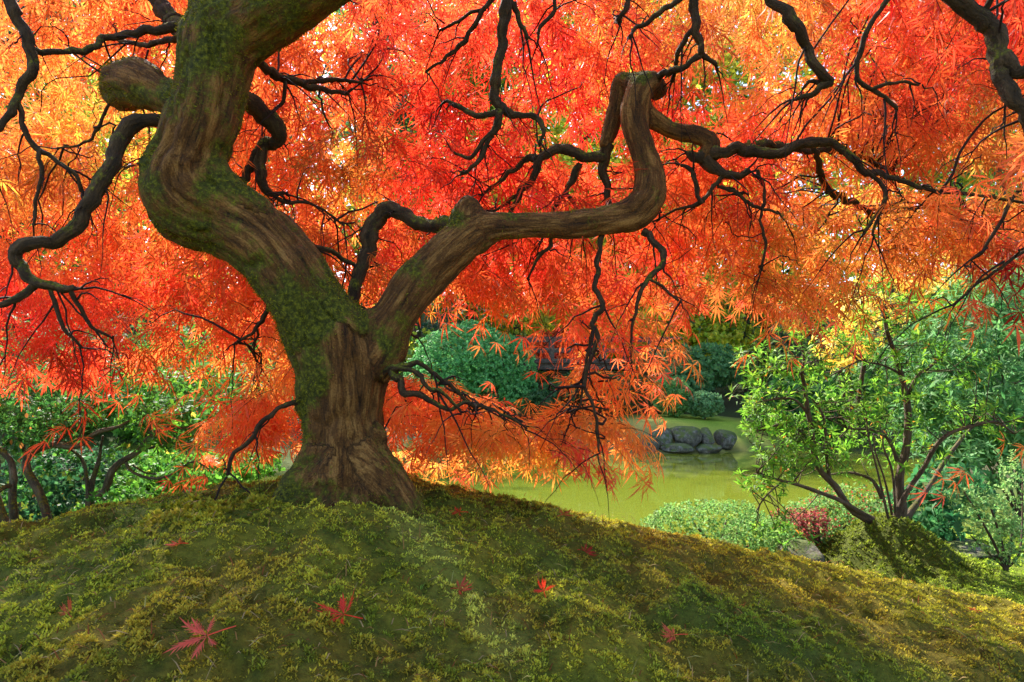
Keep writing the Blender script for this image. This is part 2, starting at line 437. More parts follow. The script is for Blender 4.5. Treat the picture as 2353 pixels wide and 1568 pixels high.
def build_ground():
    def axis(a, b, step, lo, hi):
        c = list(np.arange(a, b, step)); s = step
        v = b
        while v < hi: c.append(v); s *= 1.13; v += s
        c.append(hi); s = step; v = a - step; L = []
        while v > lo: L.append(v); s *= 1.13; v -= s
        L.append(lo); return np.array(L[::-1] + c)
    xs = axis(-3.2, 4.2, 0.036, -300, 300); ys = axis(0.7, 5.6, 0.036, -60, 400)
    X, Y = np.meshgrid(xs, ys); Z = gz(X, Y)
    nx, ny = len(xs), len(ys)
    i = (np.arange(ny - 1)[:, None] * nx + np.arange(nx - 1)[None]).ravel()
    Q = np.stack((i, i + 1, i + nx + 1, i + nx), -1)
    C = moss_col(X.ravel(), Y.ravel()) * 0.55  # darkened ground colour makes the gaps between sprigs read as shaded pits
    sd = pond_sd(X.ravel(), Y.ravel())
    y = Y.ravel(); x = X.ravel()
    lawn = np.array((.24, .33, .03)); soil = np.array((.05, .045, .02)); bed = np.array((.05, .07, .02))
    f = sstep(6, 8, y)[:, None]
    L = sstep(.35, .6, fbm(np.stack((x * .3, y * .3, 0 * x), -1), 3, 77))[:, None]
    isl = (np.exp(-(((x - 5) / 3.4) ** 2 + ((y - 19.0) / 2.2) ** 2) ** 2))[:, None]
    farc = soil * (1 - L) + np.array((.045, .075, .015)) * L
    tan = np.array((.30, .22, .07))
    n2 = sstep(.50, .70, fbm(np.stack((x * .5, y * 1.5, 0 * x), -1), 3, 5))[:, None]
    farc = farc * (1 - isl) + (lawn * (1 - n2) + tan * n2) * isl
    C = C * (1 - f) + farc * f
    C = np.where((sd < 0)[:, None], bed, C)
    me = np_mesh('ground', np.stack((X, Y, Z), -1).reshape(-1, 3), Q, C)
    tag(link('ground', me, M['ground']), kind='structure')
    # water
    n = 60
    xs = np.linspace(-20, 20, n); ys = np.linspace(4.8, 32, n); X, Y = np.meshgrid(xs, ys)
    i = (np.arange(n - 1)[:, None] * n + np.arange(n - 1)[None]).ravel()
    me = np_mesh('pond_water', np.stack((X, Y, 0 * X + WATER), -1).reshape(-1, 3), np.stack((i, i + 1, i + n + 1, i + n), -1))
    tag(link('pond_water', me, M['water']), kind='structure')
build_ground()

def build_moss():
    """moss sprigs on the mound: small rosettes of blades"""
    shapes = []
    for k in range(6):
        V, T = [], []
        nb = 3
        for j in range(nb):
            a = 2 * math.pi * j / nb + random.uniform(-.4, .4); el = random.uniform(.35, 1.3); L = random.uniform(.7, 1.25)
            d = np.array((math.cos(a) * math.cos(el), math.sin(a) * math.cos(el), math.sin(el))); s = np.array((-math.sin(a), math.cos(a), 0)) * 0.19
            b = len(V); V += [(0, 0, -.1), d * L * .5 + s, d * L + np.array((0, 0, -.12 * L)), d * L * .5 - s]
            T += [(b, b + 1, b + 3), (b + 3, b + 1, b + 2)]
        shapes.append((np.array(V), np.array(T)))
    n = 205000
    d = 1.05 * np.exp(RNG.random(n) * math.log(6.0 / 1.05)); u = RNG.uniform(-150, 2500, n)
    x = (u - CX) / FPX * d; y = d + RNG.normal(0, .02, n)
    z = gz(x, y); _, v, _ = proj(np.stack((x, y, z), -1))
    keep = (z > WATER + .15) & (v < 1660) & ~((y > 3.6) & (x < 1.1))
    dens = .3 * fbm(np.stack((x * 14, y * 14, 0 * x), -1), 2, 61) + .25 * vnoise(np.stack((x * 24, y * 24, 0 * x), -1), 8) + .45 * vnoise(np.stack((x * 57, y * 57, 0 * x), -1), 18)
    keep &= dens + RNG.random(n) * .5 > .24
    x, y, z = x[keep], y[keep], z[keep]; n = len(x)
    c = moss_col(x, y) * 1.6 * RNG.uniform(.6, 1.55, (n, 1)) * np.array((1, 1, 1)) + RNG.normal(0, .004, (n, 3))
    s = RNG.uniform(.0058, .0125, n) * (1 + 0.40 * np.clip(y - 2, 0, 3))
    s = s * (1 + .35 * sstep(.7, .4, np.hypot(x - PIERIS[0], y - PIERIS[1])))
    # taller dark heathery moss just left of the trunk
    hp = hit(480, 1165)
    hd = np.hypot((x - hp[0]) / .27, (y - hp[1]) / .22); hh = sstep(1.0, .5, hd) * (RNG.random(n) < .7)
    s = s * (1 + 1.2 * hh); c = c * (1 - .35 * hh[:, None]) + np.array((.03, .012, .0)) * hh[:, None]
    nrm = unit(np.stack((RNG.normal(0, .35, n), RNG.normal(0, .35, n), np.ones(n)), -1))
    a = RNG.uniform(0, 2 * math.pi, n)
    R = basis(np.stack((np.cos(a), np.sin(a), 0 * a), -1), nrm)
    V, T, C = scatter(shapes, np.stack((x, y, z - .003), -1), R, s, np.clip(c, .004, 1))
    o = link('moss', np_mesh('moss', V, T, C), M['moss'])
    tag(o, 'olive green moss carpet covering the mound under the tree', 'moss', kind='stuff')
    # dry needles and stems lying in the moss
    n = 1500
    d = 1.1 * np.exp(RNG.random(n) * math.log(3.2 / 1.1)); u = RNG.uniform(-50, 2400, n); x = (u - CX) / FPX * d; z = gz(x, d)
    a = RNG.uniform(0, 2 * math.pi, n); el = np.abs(RNG.normal(0, .45, n)); L = RNG.uniform(.012, .045, n); wd = .0012
    D = np.stack((np.cos(a) * np.cos(el), np.sin(a) * np.cos(el), np.sin(el)), -1)
    S = np.stack((-np.sin(a), np.cos(a), 0 * a), -1) * wd
    p0 = np.stack((x, d, z + RNG.uniform(.006, .018, n)), -1); mid = p0 + D * L[:, None] * .5 + np.array((0, 0, .004)); p1 = p0 + D * L[:, None]
    V = np.stack((p0 - S, p0 + S, mid + S, p1, mid - S, mid + np.array((0, 0, .0015))), 1).reshape(-1, 3)
    b = (np.arange(n) * 6)[:, None, None]
    T = (np.array([(0, 1, 5), (1, 2, 5), (2, 3, 5), (3, 4, 5), (4, 0, 5)])[None] + b).reshape(-1, 3)
    pal = np.array([(.30, .16, .05), (.38, .26, .12), (.22, .07, .02), (.30, .26, .08)])
    C = np.repeat(pal[RNG.integers(0, 4, n)] * RNG.uniform(.6, 1.2, (n, 1)), 6, 0)
    o = link('needle_litter', np_mesh('needle_litter', V, T, C), M['moss'])
    tag(o, 'dry brown needles and stems scattered over the moss', 'needles', kind='stuff')
build_moss()

# ------------------------------------------------------------------ the Japanese maple
TD = 2.3
def chain(pts):
    """(u, v, radius px, depth) -> centre points and radii in metres"""
    return np.array([P(u, v, d) for u, v, r, d in pts]), np.array([r * d / FPX for u, v, r, d in pts])

TRUNK = {
 'trunk': [[(792, 1200, 138, 2.33), (792, 1130, 117, 2.33), (790, 1085, 100, 2.32), (791, 1033, 90, 2.32), (788, 950, 91, 2.31), (787, 880, 97, 2.30), (782, 820, 100, 2.30), (778, 790, 96, 2.30)],
           [(810, 1040, 60, 2.28), (865, 1080, 56, 2.26), (905, 1120, 48, 2.24), (950, 1180, 40, 2.20), (985, 1225, 34, 2.16)],
           [(770, 1040, 60, 2.27), (728, 1085, 52, 2.24), (690, 1130, 44, 2.20), (650, 1185, 36, 2.14)],
           [(735, 880, 44, 2.25), (712, 890, 34, 2.25)],
           [(700, 930, 12, 2.28), (690, 935, 12, 2.28)],
           [(868, 992, 16, 2.26), (880, 1000, 13, 2.26)]],
 'left_limb': [[(780, 810, 92, 2.30), (752, 762, 90, 2.29), (715, 705, 86, 2.28), (672, 640, 83, 2.27), (612, 566, 81, 2.26), (525, 512, 87, 2.25), (447, 468, 101, 2.23), (424, 410, 99, 2.22), (440, 350, 87, 2.21), (466, 280, 86, 2.20), (484, 210, 85, 2.20), (497, 140, 89, 2.20), (508, 60, 79, 2.20), (512, -20, 73, 2.20), (500, -140, 65, 2.25), (470, -280, 55, 2.4)],
               [(590, 480, 30, 2.20), (530, 440, 34, 2.18), (500, 400, 30, 2.18)],
               [(760, 720, 50, 2.24), (810, 760, 40, 2.24)],
               [(500, 110, 80, 2.20), (570, 60, 84, 2.18), (650, 5, 84, 2.14), (770, -70, 74, 2.08), (900, -140, 64, 2.0), (1050, -230, 55, 1.95)],
               [(420, 240, 44, 2.24), (370, 214, 46, 2.26), (325, 190, 52, 2.30), (290, 192, 56, 2.38), (284, 205, 54, 2.5), (290, 190, 46, 2.7)]],
 'right_limb': [[(800, 850, 70, 2.30), (862, 815, 64, 2.30), (893, 748, 55, 2.30), (935, 687, 55, 2.31), (985, 627, 54, 2.33), (1038, 577, 54, 2.35), (1085, 540, 48, 2.37), (1130, 523, 37, 2.38), (1200, 519, 31, 2.40), (1300, 518, 33, 2.42), (1400, 506, 34, 2.44), (1455, 492, 40, 2.45), (1490, 455, 40, 2.45), (1494, 405, 37, 2.46), (1478, 345, 34, 2.46), (1458, 280, 31, 2.46), (1463, 220, 34, 2.46), (1488, 192, 31, 2.48), (1508, 206, 27, 2.52)],
                [(1065, 520, 34, 2.36), (1072, 482, 31, 2.36), (1085, 476, 22, 2.36)],
                [(1462, 195, 22, 2.50), (1428, 188, 22, 2.54), (1421, 230, 21, 2.56), (1406, 290, 20, 2.58), (1392, 330, 16, 2.58)],
                [(1488, 268, 24, 2.50), (1545, 300, 21, 2.52), (1600, 310, 23, 2.52), (1634, 328, 22, 2.52), (1622, 362, 22, 2.52)]],
}

def surface_nets(f, origin, h):
    nx, ny, nz = f.shape
    inside = f < 0
    cs = (nx - 1, ny - 1, nz - 1)
    S = np.zeros((np.prod(cs), 3)); Cn = np.zeros(np.prod(cs))
    quads = []
    for ax in range(3):
        a = [slice(None)] * 3; b = [slice(None)] * 3
        a[ax] = slice(0, -1); b[ax] = slice(1, None)
        idx = np.argwhere(inside[tuple(a)] != inside[tuple(b)])
        f0 = f[tuple(a)][tuple(idx.T)]; f1 = f[tuple(b)][tuple(idx.T)]
        t = f0 / (f0 - f1)
        pos = idx.astype(float); pos[:, ax] += t
        o1, o2 = (ax + 1) % 3, (ax + 2) % 3
        ok = (idx[:, o1] > 0) & (idx[:, o2] > 0) & (idx[:, o1] < cs[o1]) & (idx[:, o2] < cs[o2])
        idx, pos, f0 = idx[ok], pos[ok], f0[ok]
        ids = []
        for (p, q) in ((0, 0), (1, 0), (1, 1), (0, 1)):
            c = idx.copy(); c[:, o1] -= p; c[:, o2] -= q
            k = np.ravel_multi_index(c.T, cs); ids.append(k)
            np.add.at(S, k, pos); np.add.at(Cn, k, 1)
        q = np.stack(ids, -1); q[f0 > 0] = q[f0 > 0][:, ::-1]
        quads.append(q)
    Q = np.concatenate(quads)
    used = np.where(Cn > 0)[0]; remap = np.full(len(Cn), -1); remap[used] = np.arange(len(used))
    V = S[used] / Cn[used][:, None] * h + origin
    return V, remap[Q]

BRANCH_PTS = []          # samples of all branches, for attaching twigs
MAPLE_BASE = P(790, 1150, 2.3)

def build_trunk(root):
    h = 0.0105
    caps = []
    for name, lst in TRUNK.items():
        for ch in lst:
            c, r = chain(ch)
            m = max(4, int(np.linalg.norm(np.diff(c, axis=0), axis=1).sum() / 0.03))
            cc = catmull(np.column_stack((c, r)), m)
            caps.append((name, cc[:, :3], cc[:, 3]))
    lo = np.min([(c - r[:, None]).min(0) for _, c, r in caps], 0) - 0.05
    hi = np.max([(c + r[:, None]).max(0) for _, c, r in caps], 0) + 0.05
    n = np.ceil((hi - lo) / h).astype(int) + 1
    F = None
    ax = [lo[k] + np.arange(n[k]) * h for k in range(3)]
    best = np.full(tuple(n), 9.0, np.float32)
    total = np.full(tuple(n), 0.25, np.float32)
    for name, c, r in caps:
        f = np.full(tuple(n), 0.25, np.float32)
        for k in range(len(c) - 1):
            a, b = c[k], c[k + 1]; R = max(r[k], r[k + 1]) + 0.07
            s0 = np.maximum(((np.minimum(a, b) - R - lo) / h).astype(int), 0); s1 = np.minimum(((np.maximum(a, b) + R - lo) / h).astype(int) + 2, n)
            sl_ = tuple(slice(s0[q], s1[q]) for q in range(3))
            gx, gy, gz_ = np.meshgrid(ax[0][sl_[0]], ax[1][sl_[1]], ax[2][sl_[2]], indexing='ij')
            ab = b - a; L2 = ab @ ab + 1e-12
            t = np.clip(((gx - a[0]) * ab[0] + (gy - a[1]) * ab[1] + (gz_ - a[2]) * ab[2]) / L2, 0, 1)
            dd = np.sqrt((gx - a[0] - t * ab[0]) ** 2 + (gy - a[1] - t * ab[1]) ** 2 + (gz_ - a[2] - t * ab[2]) ** 2) - (r[k] + t * (r[k + 1] - r[k]))
            f[sl_] = np.minimum(f[sl_], dd)
        k_ = 0.045
        hh = np.clip(0.5 + 0.5 * (f - total) / k_, 0, 1)
        total = f * (1 - hh) + total * hh - k_ * hh * (1 - hh)
    V, Q = surface_nets(total, lo, h)
    # normals from the field gradient
    g = np.stack(np.gradient(total, h), -1)
    ii = np.clip(((V - lo) / h).round().astype(int), 0, n - 1)
    Nn = unit(g[ii[:, 0], ii[:, 1], ii[:, 2]])
    # nearest axis: bark coordinates and part
    names = list(TRUNK)
    bd = np.full(len(V), 9.0); bc = np.zeros((len(V), 3)); part = np.zeros(len(V), int); rad = np.zeros(len(V)); s_along = np.zeros(len(V))
    for name, c, r in caps:
        t, a, b = frames(c); s = np.concatenate(([0], np.cumsum(np.linalg.norm(np.diff(c, axis=0), axis=1))))
        for q0 in range(0, len(V), 20000):
            vv = V[q0:q0 + 20000]
            dm = np.linalg.norm(vv[:, None] - c[None], axis=-1) - r[None]
            k = dm.argmin(1); d = dm[np.arange(len(vv)), k]
            m = d < bd[q0:q0 + 20000]; gi = np.where(m)[0] + q0; k = k[m]
            rel = V[gi] - c[k]; along = (rel * t[k]).sum(-1)
            bd[gi] = d[m]; part[gi] = names.index(name); rad[gi] = r[k]; s_along[gi] = s[k] + along
            bc[gi] = np.stack(((rel * a[k]).sum(-1), (rel * b[k]).sum(-1), (s[k] + along) * 0.16), -1)
    # bark relief: long ridges, folds and lumps
    ridge = fbm(bc * np.array((34, 34, 40)), 4, 11) - 0.5
    fold = np.abs(fbm(bc * np.array((13, 13, 26)), 3, 15) - 0.5) * 2
    lump = fbm(V * 7, 3, 19) - 0.5
    amp = np.clip(rad / 0.13, .25, 1)
    V2 = V + Nn * ((0.020 * ridge - 0.014 * np.exp(-(fold / .10) ** 2) + 0.045 * lump) * amp)[:, None]
    # flutes at the foot
    low = sstep(-0.05, -0.32, V[:, 2]); ang = np.arctan2(V[:, 1] - MAPLE_BASE[1], V[:, 0] - MAPLE_BASE[0])
    V2 += Nn * (low * 0.012 * np.sin(ang * 7 + 2 * vnoise(V * 3, 4)))[:, None] * (part == 0)[:, None]
    # moss: thick on the left limb, on upward faces and on the shaded left flank; bare on the right limb
    u, v, _ = proj(V)
    mo = np.where(part == 1, .50 + .08 * sstep(.3, .9, V[:, 2]), np.where(part == 0, .22, .14))
    mo = mo + .30 * np.clip(Nn[:, 2], 0, 1) + .22 * np.clip(-Nn[:, 0], 0, 1) * (part < 2)
    def blob(cu, cv, ru, rv, a): return a * np.exp(-(((u - cu) / ru) ** 2 + ((v - cv) / rv) ** 2))
    front = Nn[:, 1] < 0.3
    mo = mo + front * (blob(730, 740, 110, 90, .5) + blob(715, 880, 45, 45, .6) + blob(690, 960, 16, 60, .5) - blob(400, 330, 60, 90, .65) - blob(640, 540, 80, 55, .55) - blob(700, 620, 40, 60, .3)
                       - blob(810, 850, 45, 70, .5) + blob(880, 800, 25, 60, .35) + blob(1045, 500, 26, 26, .6) + blob(1475, 175, 40, 16, .6) - blob(320, 160, 60, 30, .7) + blob(940, 610, 45, 18, .3)
                       + blob(930, 770, 25, 60, .35) + blob(1000, 660, 60, 30, .15) - blob(790, 1000, 60, 90, .12) + blob(600, 150, 14, 200, .15))
    mo = mo + .32 * sstep(.07, .0, V[:, 2] - gz(V[:, 0], V[:, 1], False) - .03 * fbm(V * 14, 2, 3))
    # split into trunk, left limb and right limb
    fp = np.sort(part[Q], 1)[:, 1]
    objs = {}
    for k, nm in enumerate(names):
        q = Q[fp == k]; uq, inv = np.unique(q, return_inverse=True)
        q2 = inv.reshape(q.shape)
        me = np_mesh('maple_' + nm, V2[uq], q2, None, True, {'bc': bc[uq], 'moss': mo[uq]})
        o = child('trunk' if k == 0 else 'limb', me, M['trunk'], root)
        objs[nm] = o
    objs['left_limb']['label'] = 'thick moss covered limb that snakes up to the left'
    objs['right_limb']['label'] = 'bare brown limb that reaches out to the right'
    # moss fuzz
    fc = V2[Q].mean(1); fm = mo[Q].mean(1); fn = Nn[Q].mean(1)
    pn = (fbm(fc * 9, 3, 5) - .5) * 1.6 + (fbm(fc * 60, 2, 6) - .5) * .9
    w_ = np.where(fm + pn > .56, 1.0, 0) + np.where(fm + pn > .75, 1.5, 0) * (fc[:, 1] < 2.75) * (fc[:, 2] < 1.6)
    idx = RNG.choice(len(Q), 36000, p=w_ / w_.sum())
    pos = V2[Q[idx]].mean(1) + RNG.normal(0, .004, (36000, 3)); nn = unit(fn[idx] + RNG.normal(0, .45, (36000, 3)) + np.array((0, 0, -.15)))
    shp = []
    for k in range(4):
        v_ = np.array([(-.10, 0, 0), (.10, 0, 0), (.11, .55, .06 * k), (0, 1.0, .12 * k - .15), (-.11, .55, .03 * k)]); shp.append((v_, np.array([(0, 1, 2), (0, 2, 4), (4, 2, 3)])))
    mc = np.array((.125, .128, .007)) * RNG.uniform(.4, 1.9, (36000, 1)) + np.array((.03, .01, 0)) * RNG.random((36000, 1))
    Vv, T, C = scatter(shp, pos - nn * .003, basis(nn, RNG.normal(0, 1, (36000, 3))), RNG.uniform(.0045, .0115, 36000), mc)
    o = child('trunk_moss', np_mesh('trunk_moss', Vv, T, C), M['moss'], root); o['kind'] = 'stuff'
    o['label'] = 'short fuzzy green moss growing on the bark'
    for name, c, r in caps: BRANCH_PTS.append(c)
    return objs

BR = [  # branches: (u, v, radius px, depth)
 [(1392, 325, 15, 2.58), (1386, 372, 13, 2.60), (1392, 420, 9, 2.62), (1397, 475, 7, 2.62)],
 [(1388, 368, 13, 2.60), (1340, 355, 13, 2.62), (1290, 345, 12, 2.64), (1240, 360, 9, 2.66), (1200, 376, 7, 2.68), (1150, 415, 5, 2.72), (1105, 447, 3.5, 2.75)],
 [(1240, 362, 9, 2.66), (1226, 408, 9, 2.68), (1192, 450, 7, 2.7), (1172, 495, 5, 2.72), (1168, 530, 3, 2.74)],
 [(1330, 375, 9, 2.64), (1312, 418, 7, 2.66), (1285, 462, 5, 2.68), (1262, 505, 4, 2.7), (1240, 560, 3, 2.7)],
 [(1300, 440, 5, 2.66), (1322, 470, 4, 2.66), (1330, 500, 3, 2.66)],
 [(1200, 435, 5, 2.7), (1160, 470, 4, 2.74), (1120, 490, 2.5, 2.78)],
 [(1045, 520, 20, 2.37), (1010, 515, 18, 2.42), (970, 514, 17, 2.46), (930, 494, 17, 2.50), (888, 483, 19, 2.53), (862, 512, 19, 2.54), (847, 570, 18, 2.54), (827, 630, 16, 2.52), (808, 690, 14, 2.48), (800, 740, 14, 2.42)],
 [(700, 555, 8, 2.34), (760, 580, 6, 2.46), (812, 610, 5, 2.52)],
 [(1622, 355, 19, 2.52), (1650, 350, 14, 2.50), (1690, 343, 13, 2.48), (1750, 350, 13, 2.46), (1800, 348, 12, 2.44), (1852, 330, 11, 2.40), (1905, 330, 10, 2.38), (1952, 360, 9, 2.36), (1992, 395, 8, 2.34), (2050, 408, 6, 2.32), (2110, 426, 5.5, 2.3), (2160, 442, 5, 2.28), (2260, 450, 3.5, 2.24), (2380, 470, 3, 2.2)],
 [(1700, 346, 11, 2.5), (1740, 330, 10, 2.54), (1800, 336, 9, 2.58), (1850, 345, 8, 2.62), (1920, 345, 6, 2.66), (2000, 370, 5, 2.7), (2050, 395, 4, 2.74)],
 [(1620, 362, 17, 2.52), (1600, 360, 12, 2.5), (1582, 350, 9, 2.49)],
 [(1622, 368, 18, 2.52), (1662, 396, 11, 2.50), (1692, 405, 9, 2.48), (1722, 384, 7, 2.46)],
 [(1668, 398, 7, 2.5), (1640, 428, 5, 2.5), (1608, 468, 5, 2.5), (1560, 480, 3.5, 2.52), (1500, 510, 2.5, 2.56)],
 [(1610, 465, 5, 2.5), (1602, 430, 5, 2.5), (1590, 392, 5, 2.49), (1566, 378, 4, 2.48)],
 [(1650, 425, 4, 2.5), (1700, 450, 4, 2.5), (1730, 475, 4, 2.5), (1790, 490, 3, 2.5)],
 [(1990, 393, 6, 2.34), (2035, 435, 5, 2.32), (2028, 475, 4.5, 2.3), (1985, 532, 3.5, 2.28)],
 [(2030, 460, 4, 2.3), (2018, 500, 3.5, 2.3), (2005, 540, 3, 2.3)],
 [(1870, 340, 6, 2.5), (1900, 430, 8, 2.7), (1950, 460, 8, 2.8), (2000, 490, 6, 2.9)],
 [(1740, 390, 4, 2.5), (1755, 440, 4, 2.5), (1750, 510, 3.5, 2.5), (1760, 560, 3, 2.5), (1752, 610, 2.5, 2.5)],
 [(400, 285, 17, 2.24), (365, 282, 17, 2.22), (322, 284, 17, 2.20), (282, 300, 19, 2.17), (264, 342, 18, 2.15), (250, 388, 18, 2.13), (222, 432, 18, 2.12), (192, 490, 17, 2.10), (160, 535, 16, 2.08), (110, 556, 15, 2.06), (55, 566, 16, 2.04), (36, 592, 14, 2.03), (54, 628, 12, 2.03), (88, 652, 12, 2.03), (132, 662, 10, 2.03), (168, 660, 7, 2.03)],
 [(85, 650, 10, 2.03), (45, 680, 8, 2.02), (0, 702, 7, 2.0), (-60, 740, 6, 1.98)],
 [(155, 662, 6, 2.03), (185, 708, 5, 2.05), (210, 750, 4, 2.08), (250, 775, 3, 2.1)],
 [(112, 668, 5, 2.03), (132, 715, 5, 2.04), (150, 762, 4, 2.05), (190, 800, 3, 2.08)],
 [(-10, -40, 13, 2.05), (20, 0, 13, 2.05), (50, 60, 14, 2.06), (74, 118, 13, 2.07), (70, 170, 12, 2.07), (45, 212, 10, 2.07), (28, 262, 9, 2.06), (0, 292, 8, 2.05), (-50, 360, 6, 2.04)],
 [(42, 235, 7, 2.07), (52, 290, 6, 2.08), (80, 340, 6, 2.1), (132, 370, 5, 2.12), (175, 402, 5, 2.14), (190, 442, 4, 2.16)],
 [(88, 345, 5, 2.1), (95, 400, 5, 2.1), (82, 460, 4, 2.1), (78, 520, 3, 2.1)],
 [(80, 118, 8, 2.1), (150, 120, 7, 2.18), (218, 112, 8, 2.24), (245, 86, 8, 2.28), (300, 76, 10, 2.32), (360, 70, 11, 2.34), (430, 60, 14, 2.33)],
 [(440, 85, 8, 2.34), (380, 92, 7, 2.42), (330, 102, 6, 2.48), (270, 92, 4, 2.55)],
 [(460, 110, 26, 2.36), (410, 60, 22, 2.46), (370, 10, 19, 2.54), (320, -60, 16, 2.6)],
 [(545, 215, 22, 2.34), (580, 242, 22, 2.42), (612, 268, 21, 2.48), (642, 305, 19, 2.52), (640, 325, 16, 2.54), (612, 330, 16, 2.55), (600, 342, 15, 2.55), (600, 380, 14, 2.56), (606, 425, 11, 2.57), (625, 442, 7, 2.58), (655, 445, 4, 2.6)],
 [(600, 345, 12, 2.55), (575, 388, 10, 2.56), (552, 425, 8, 2.56)],
 [(610, 435, 6, 2.57), (655, 462, 5, 2.6), (705, 466, 4, 2.62), (745, 482, 3, 2.65), (790, 520, 2.5, 2.7)],
 [(570, 130, 14, 2.33), (605, 150, 11, 2.42), (645, 182, 9, 2.5), (700, 196, 8, 2.55), (745, 210, 6, 2.6), (800, 216, 4, 2.65)],
 [(690, 194, 6, 2.54), (730, 186, 6, 2.58), (780, 186, 5, 2.62), (835, 190, 3.5, 2.66)],
 [(655, 190, 5, 2.5), (655, 215, 5, 2.5), (642, 245, 4, 2.5)],
 [(1175, -90, 16, 2.2), (1165, 0, 15, 2.22), (1155, 80, 13, 2.24), (1145, 160, 12, 2.26), (1140, 222, 12, 2.28), (1155, 252, 11, 2.28), (1200, 263, 8, 2.29), (1235, 274, 7, 2.3), (1246, 302, 5, 2.31), (1238, 332, 4, 2.32)],
 [(1148, 250, 8, 2.28), (1100, 266, 7, 2.3), (1062, 250, 6, 2.32), (1030, 233, 4, 2.34)],
 [(1152, 258, 8, 2.28), (1142, 298, 9, 2.3), (1122, 315, 6, 2.31), (1095, 345, 5.5, 2.33), (1075, 362, 4.5, 2.35), (1040, 345, 3, 2.37)],
 [(1128, 312, 6, 2.31), (1110, 350, 5.5, 2.32), (1090, 382, 5, 2.33), (1060, 398, 3.5, 2.35)],
 [(1140, -20, 7, 2.3), (1115, 20, 6, 2.3), (1080, 70, 6, 2.32), (1058, 102, 6, 2.34), (1020, 138, 4, 2.36), (980, 165, 3, 2.38)],
 [(1115, 20, 5, 2.3), (1060, 42, 4, 2.33), (1010, 70, 3, 2.36)],
 [(1175, 5, 7, 2.22), (1195, 45, 6, 2.24), (1215, 90, 5, 2.26)],
 [(1275, -10, 6, 2.3), (1270, 30, 5, 2.32), (1240, 65, 5, 2.33), (1235, 100, 3, 2.34)],
 [(1585, -60, 12, 2.3), (1590, 0, 11, 2.3), (1596, 60, 10, 2.31), (1610, 102, 9, 2.32), (1612, 125, 8, 2.33), (1645, 148, 4, 2.35)],
 [(1610, 122, 7, 2.33), (1565, 155, 7, 2.36), (1525, 163, 8, 2.42), (1495, 185, 9, 2.47)],
 [(1592, 62, 6, 2.31), (1560, 112, 6, 2.35), (1553, 150, 5, 2.4), (1545, 190, 5, 2.46)],
 [(1580, -10, 6, 2.3), (1545, 5, 7, 2.3), (1500, 45, 6, 2.32), (1462, 62, 5, 2.33), (1447, 90, 4, 2.34)],
 [(1755, -40, 12, 2.0), (1785, 5, 12, 2.0), (1822, 45, 13, 2.0), (1850, 102, 11, 2.02), (1878, 155, 11, 2.03), (1908, 182, 11, 2.04), (1890, 200, 9, 2.05), (1865, 218, 7, 2.06), (1835, 228, 5, 2.07)],
 [(1890, 195, 6, 2.05), (1860, 185, 5, 2.07), (1845, 205, 3, 2.08)],
 [(2050, -20, 6, 1.9), (2030, 15, 6, 1.9), (1988, 78, 6, 1.92), (1968, 145, 6, 1.94), (1975, 188, 5, 1.95), (2020, 215, 5, 1.96), (2060, 250, 4, 1.97)],
 [(2005, 205, 4, 1.95), (2060, 190, 4, 1.96), (2110, 200, 3, 1.97)],
 [(2130, -80, 20, 1.65), (2190, 0, 20, 1.65), (2258, 45, 21, 1.65), (2290, 110, 22, 1.65), (2302, 170, 20, 1.64), (2325, 225, 18, 1.63), (2365, 275, 16, 1.62), (2420, 350, 12, 1.6)],
 [(2295, 125, 18, 1.65), (2330, 160, 16, 1.63), (2380, 172, 14, 1.6), (2450, 200, 10, 1.58)],
 [(2250, 40, 8, 1.65), (2275, -5, 7, 1.62), (2300, -60, 6, 1.6)],
 [(1388, 540, 7, 2.44), (1375, 600, 6.5, 2.42), (1370, 660, 6, 2.40), (1384, 705, 6.5, 2.38), (1362, 745, 6, 2.38), (1372, 775, 5.5, 2.37), (1355, 830, 5, 2.36), (1345, 890, 4, 2.35), (1368, 960, 3.5, 2.34), (1375, 1040, 2.5, 2.33)],
 [(1362, 762, 5, 2.38), (1350, 810, 4, 2.38), (1340, 870, 3.5, 2.37), (1330, 940, 2.5, 2.36)],
 [(1478, 530, 9, 2.45), (1500, 550, 8, 2.42), (1518, 575, 8, 2.40), (1520, 608, 7, 2.38), (1492, 640, 6, 2.37), (1470, 680, 4.5, 2.36), (1455, 745, 3.5, 2.36), (1450, 800, 2.5, 2.36)],
 [(1490, 640, 4, 2.37), (1520, 660, 3.5, 2.36), (1560, 690, 3, 2.35)],
 [(1270, 545, 5, 2.42), (1268, 565, 5, 2.44), (1240, 590, 4, 2.46), (1215, 640, 3, 2.5)],
 [(870, 862, 10, 2.28), (895, 852, 9, 2.22), (918, 846, 8.5, 2.2), (960, 838, 6, 2.2), (1000, 860, 5, 2.22), (1050, 900, 4, 2.25), (1100, 945, 3, 2.28)],
 [(915, 846, 7, 2.2), (955, 855, 6, 2.18), (985, 890, 5, 2.18), (1020, 905, 4, 2.18), (1060, 950, 3, 2.2)],
 [(900, 855, 8, 2.21), (915, 875, 8, 2.2), (926, 898, 8, 2.2), (975, 912, 6.5, 2.2), (1030, 938, 5, 2.2), (1075, 925, 4, 2.22), (1150, 950, 3, 2.25), (1210, 985, 2.5, 2.28)],
 [(700, 925, 7, 2.28), (672, 922, 6.5, 2.24), (640, 938, 6, 2.24), (602, 972, 6, 2.24), (572, 1018, 5.5, 2.25), (535, 1048, 5, 2.25), (520, 1090, 4, 2.25)],
 [(620, 690, 6, 2.35), (605, 730, 5, 2.38), (585, 760, 4, 2.42), (540, 790, 3, 2.5)],
 [(375, 300, 4, 2.24), (350, 330, 4, 2.25), (330, 370, 3, 2.3), (290, 385, 2.5, 2.35)],
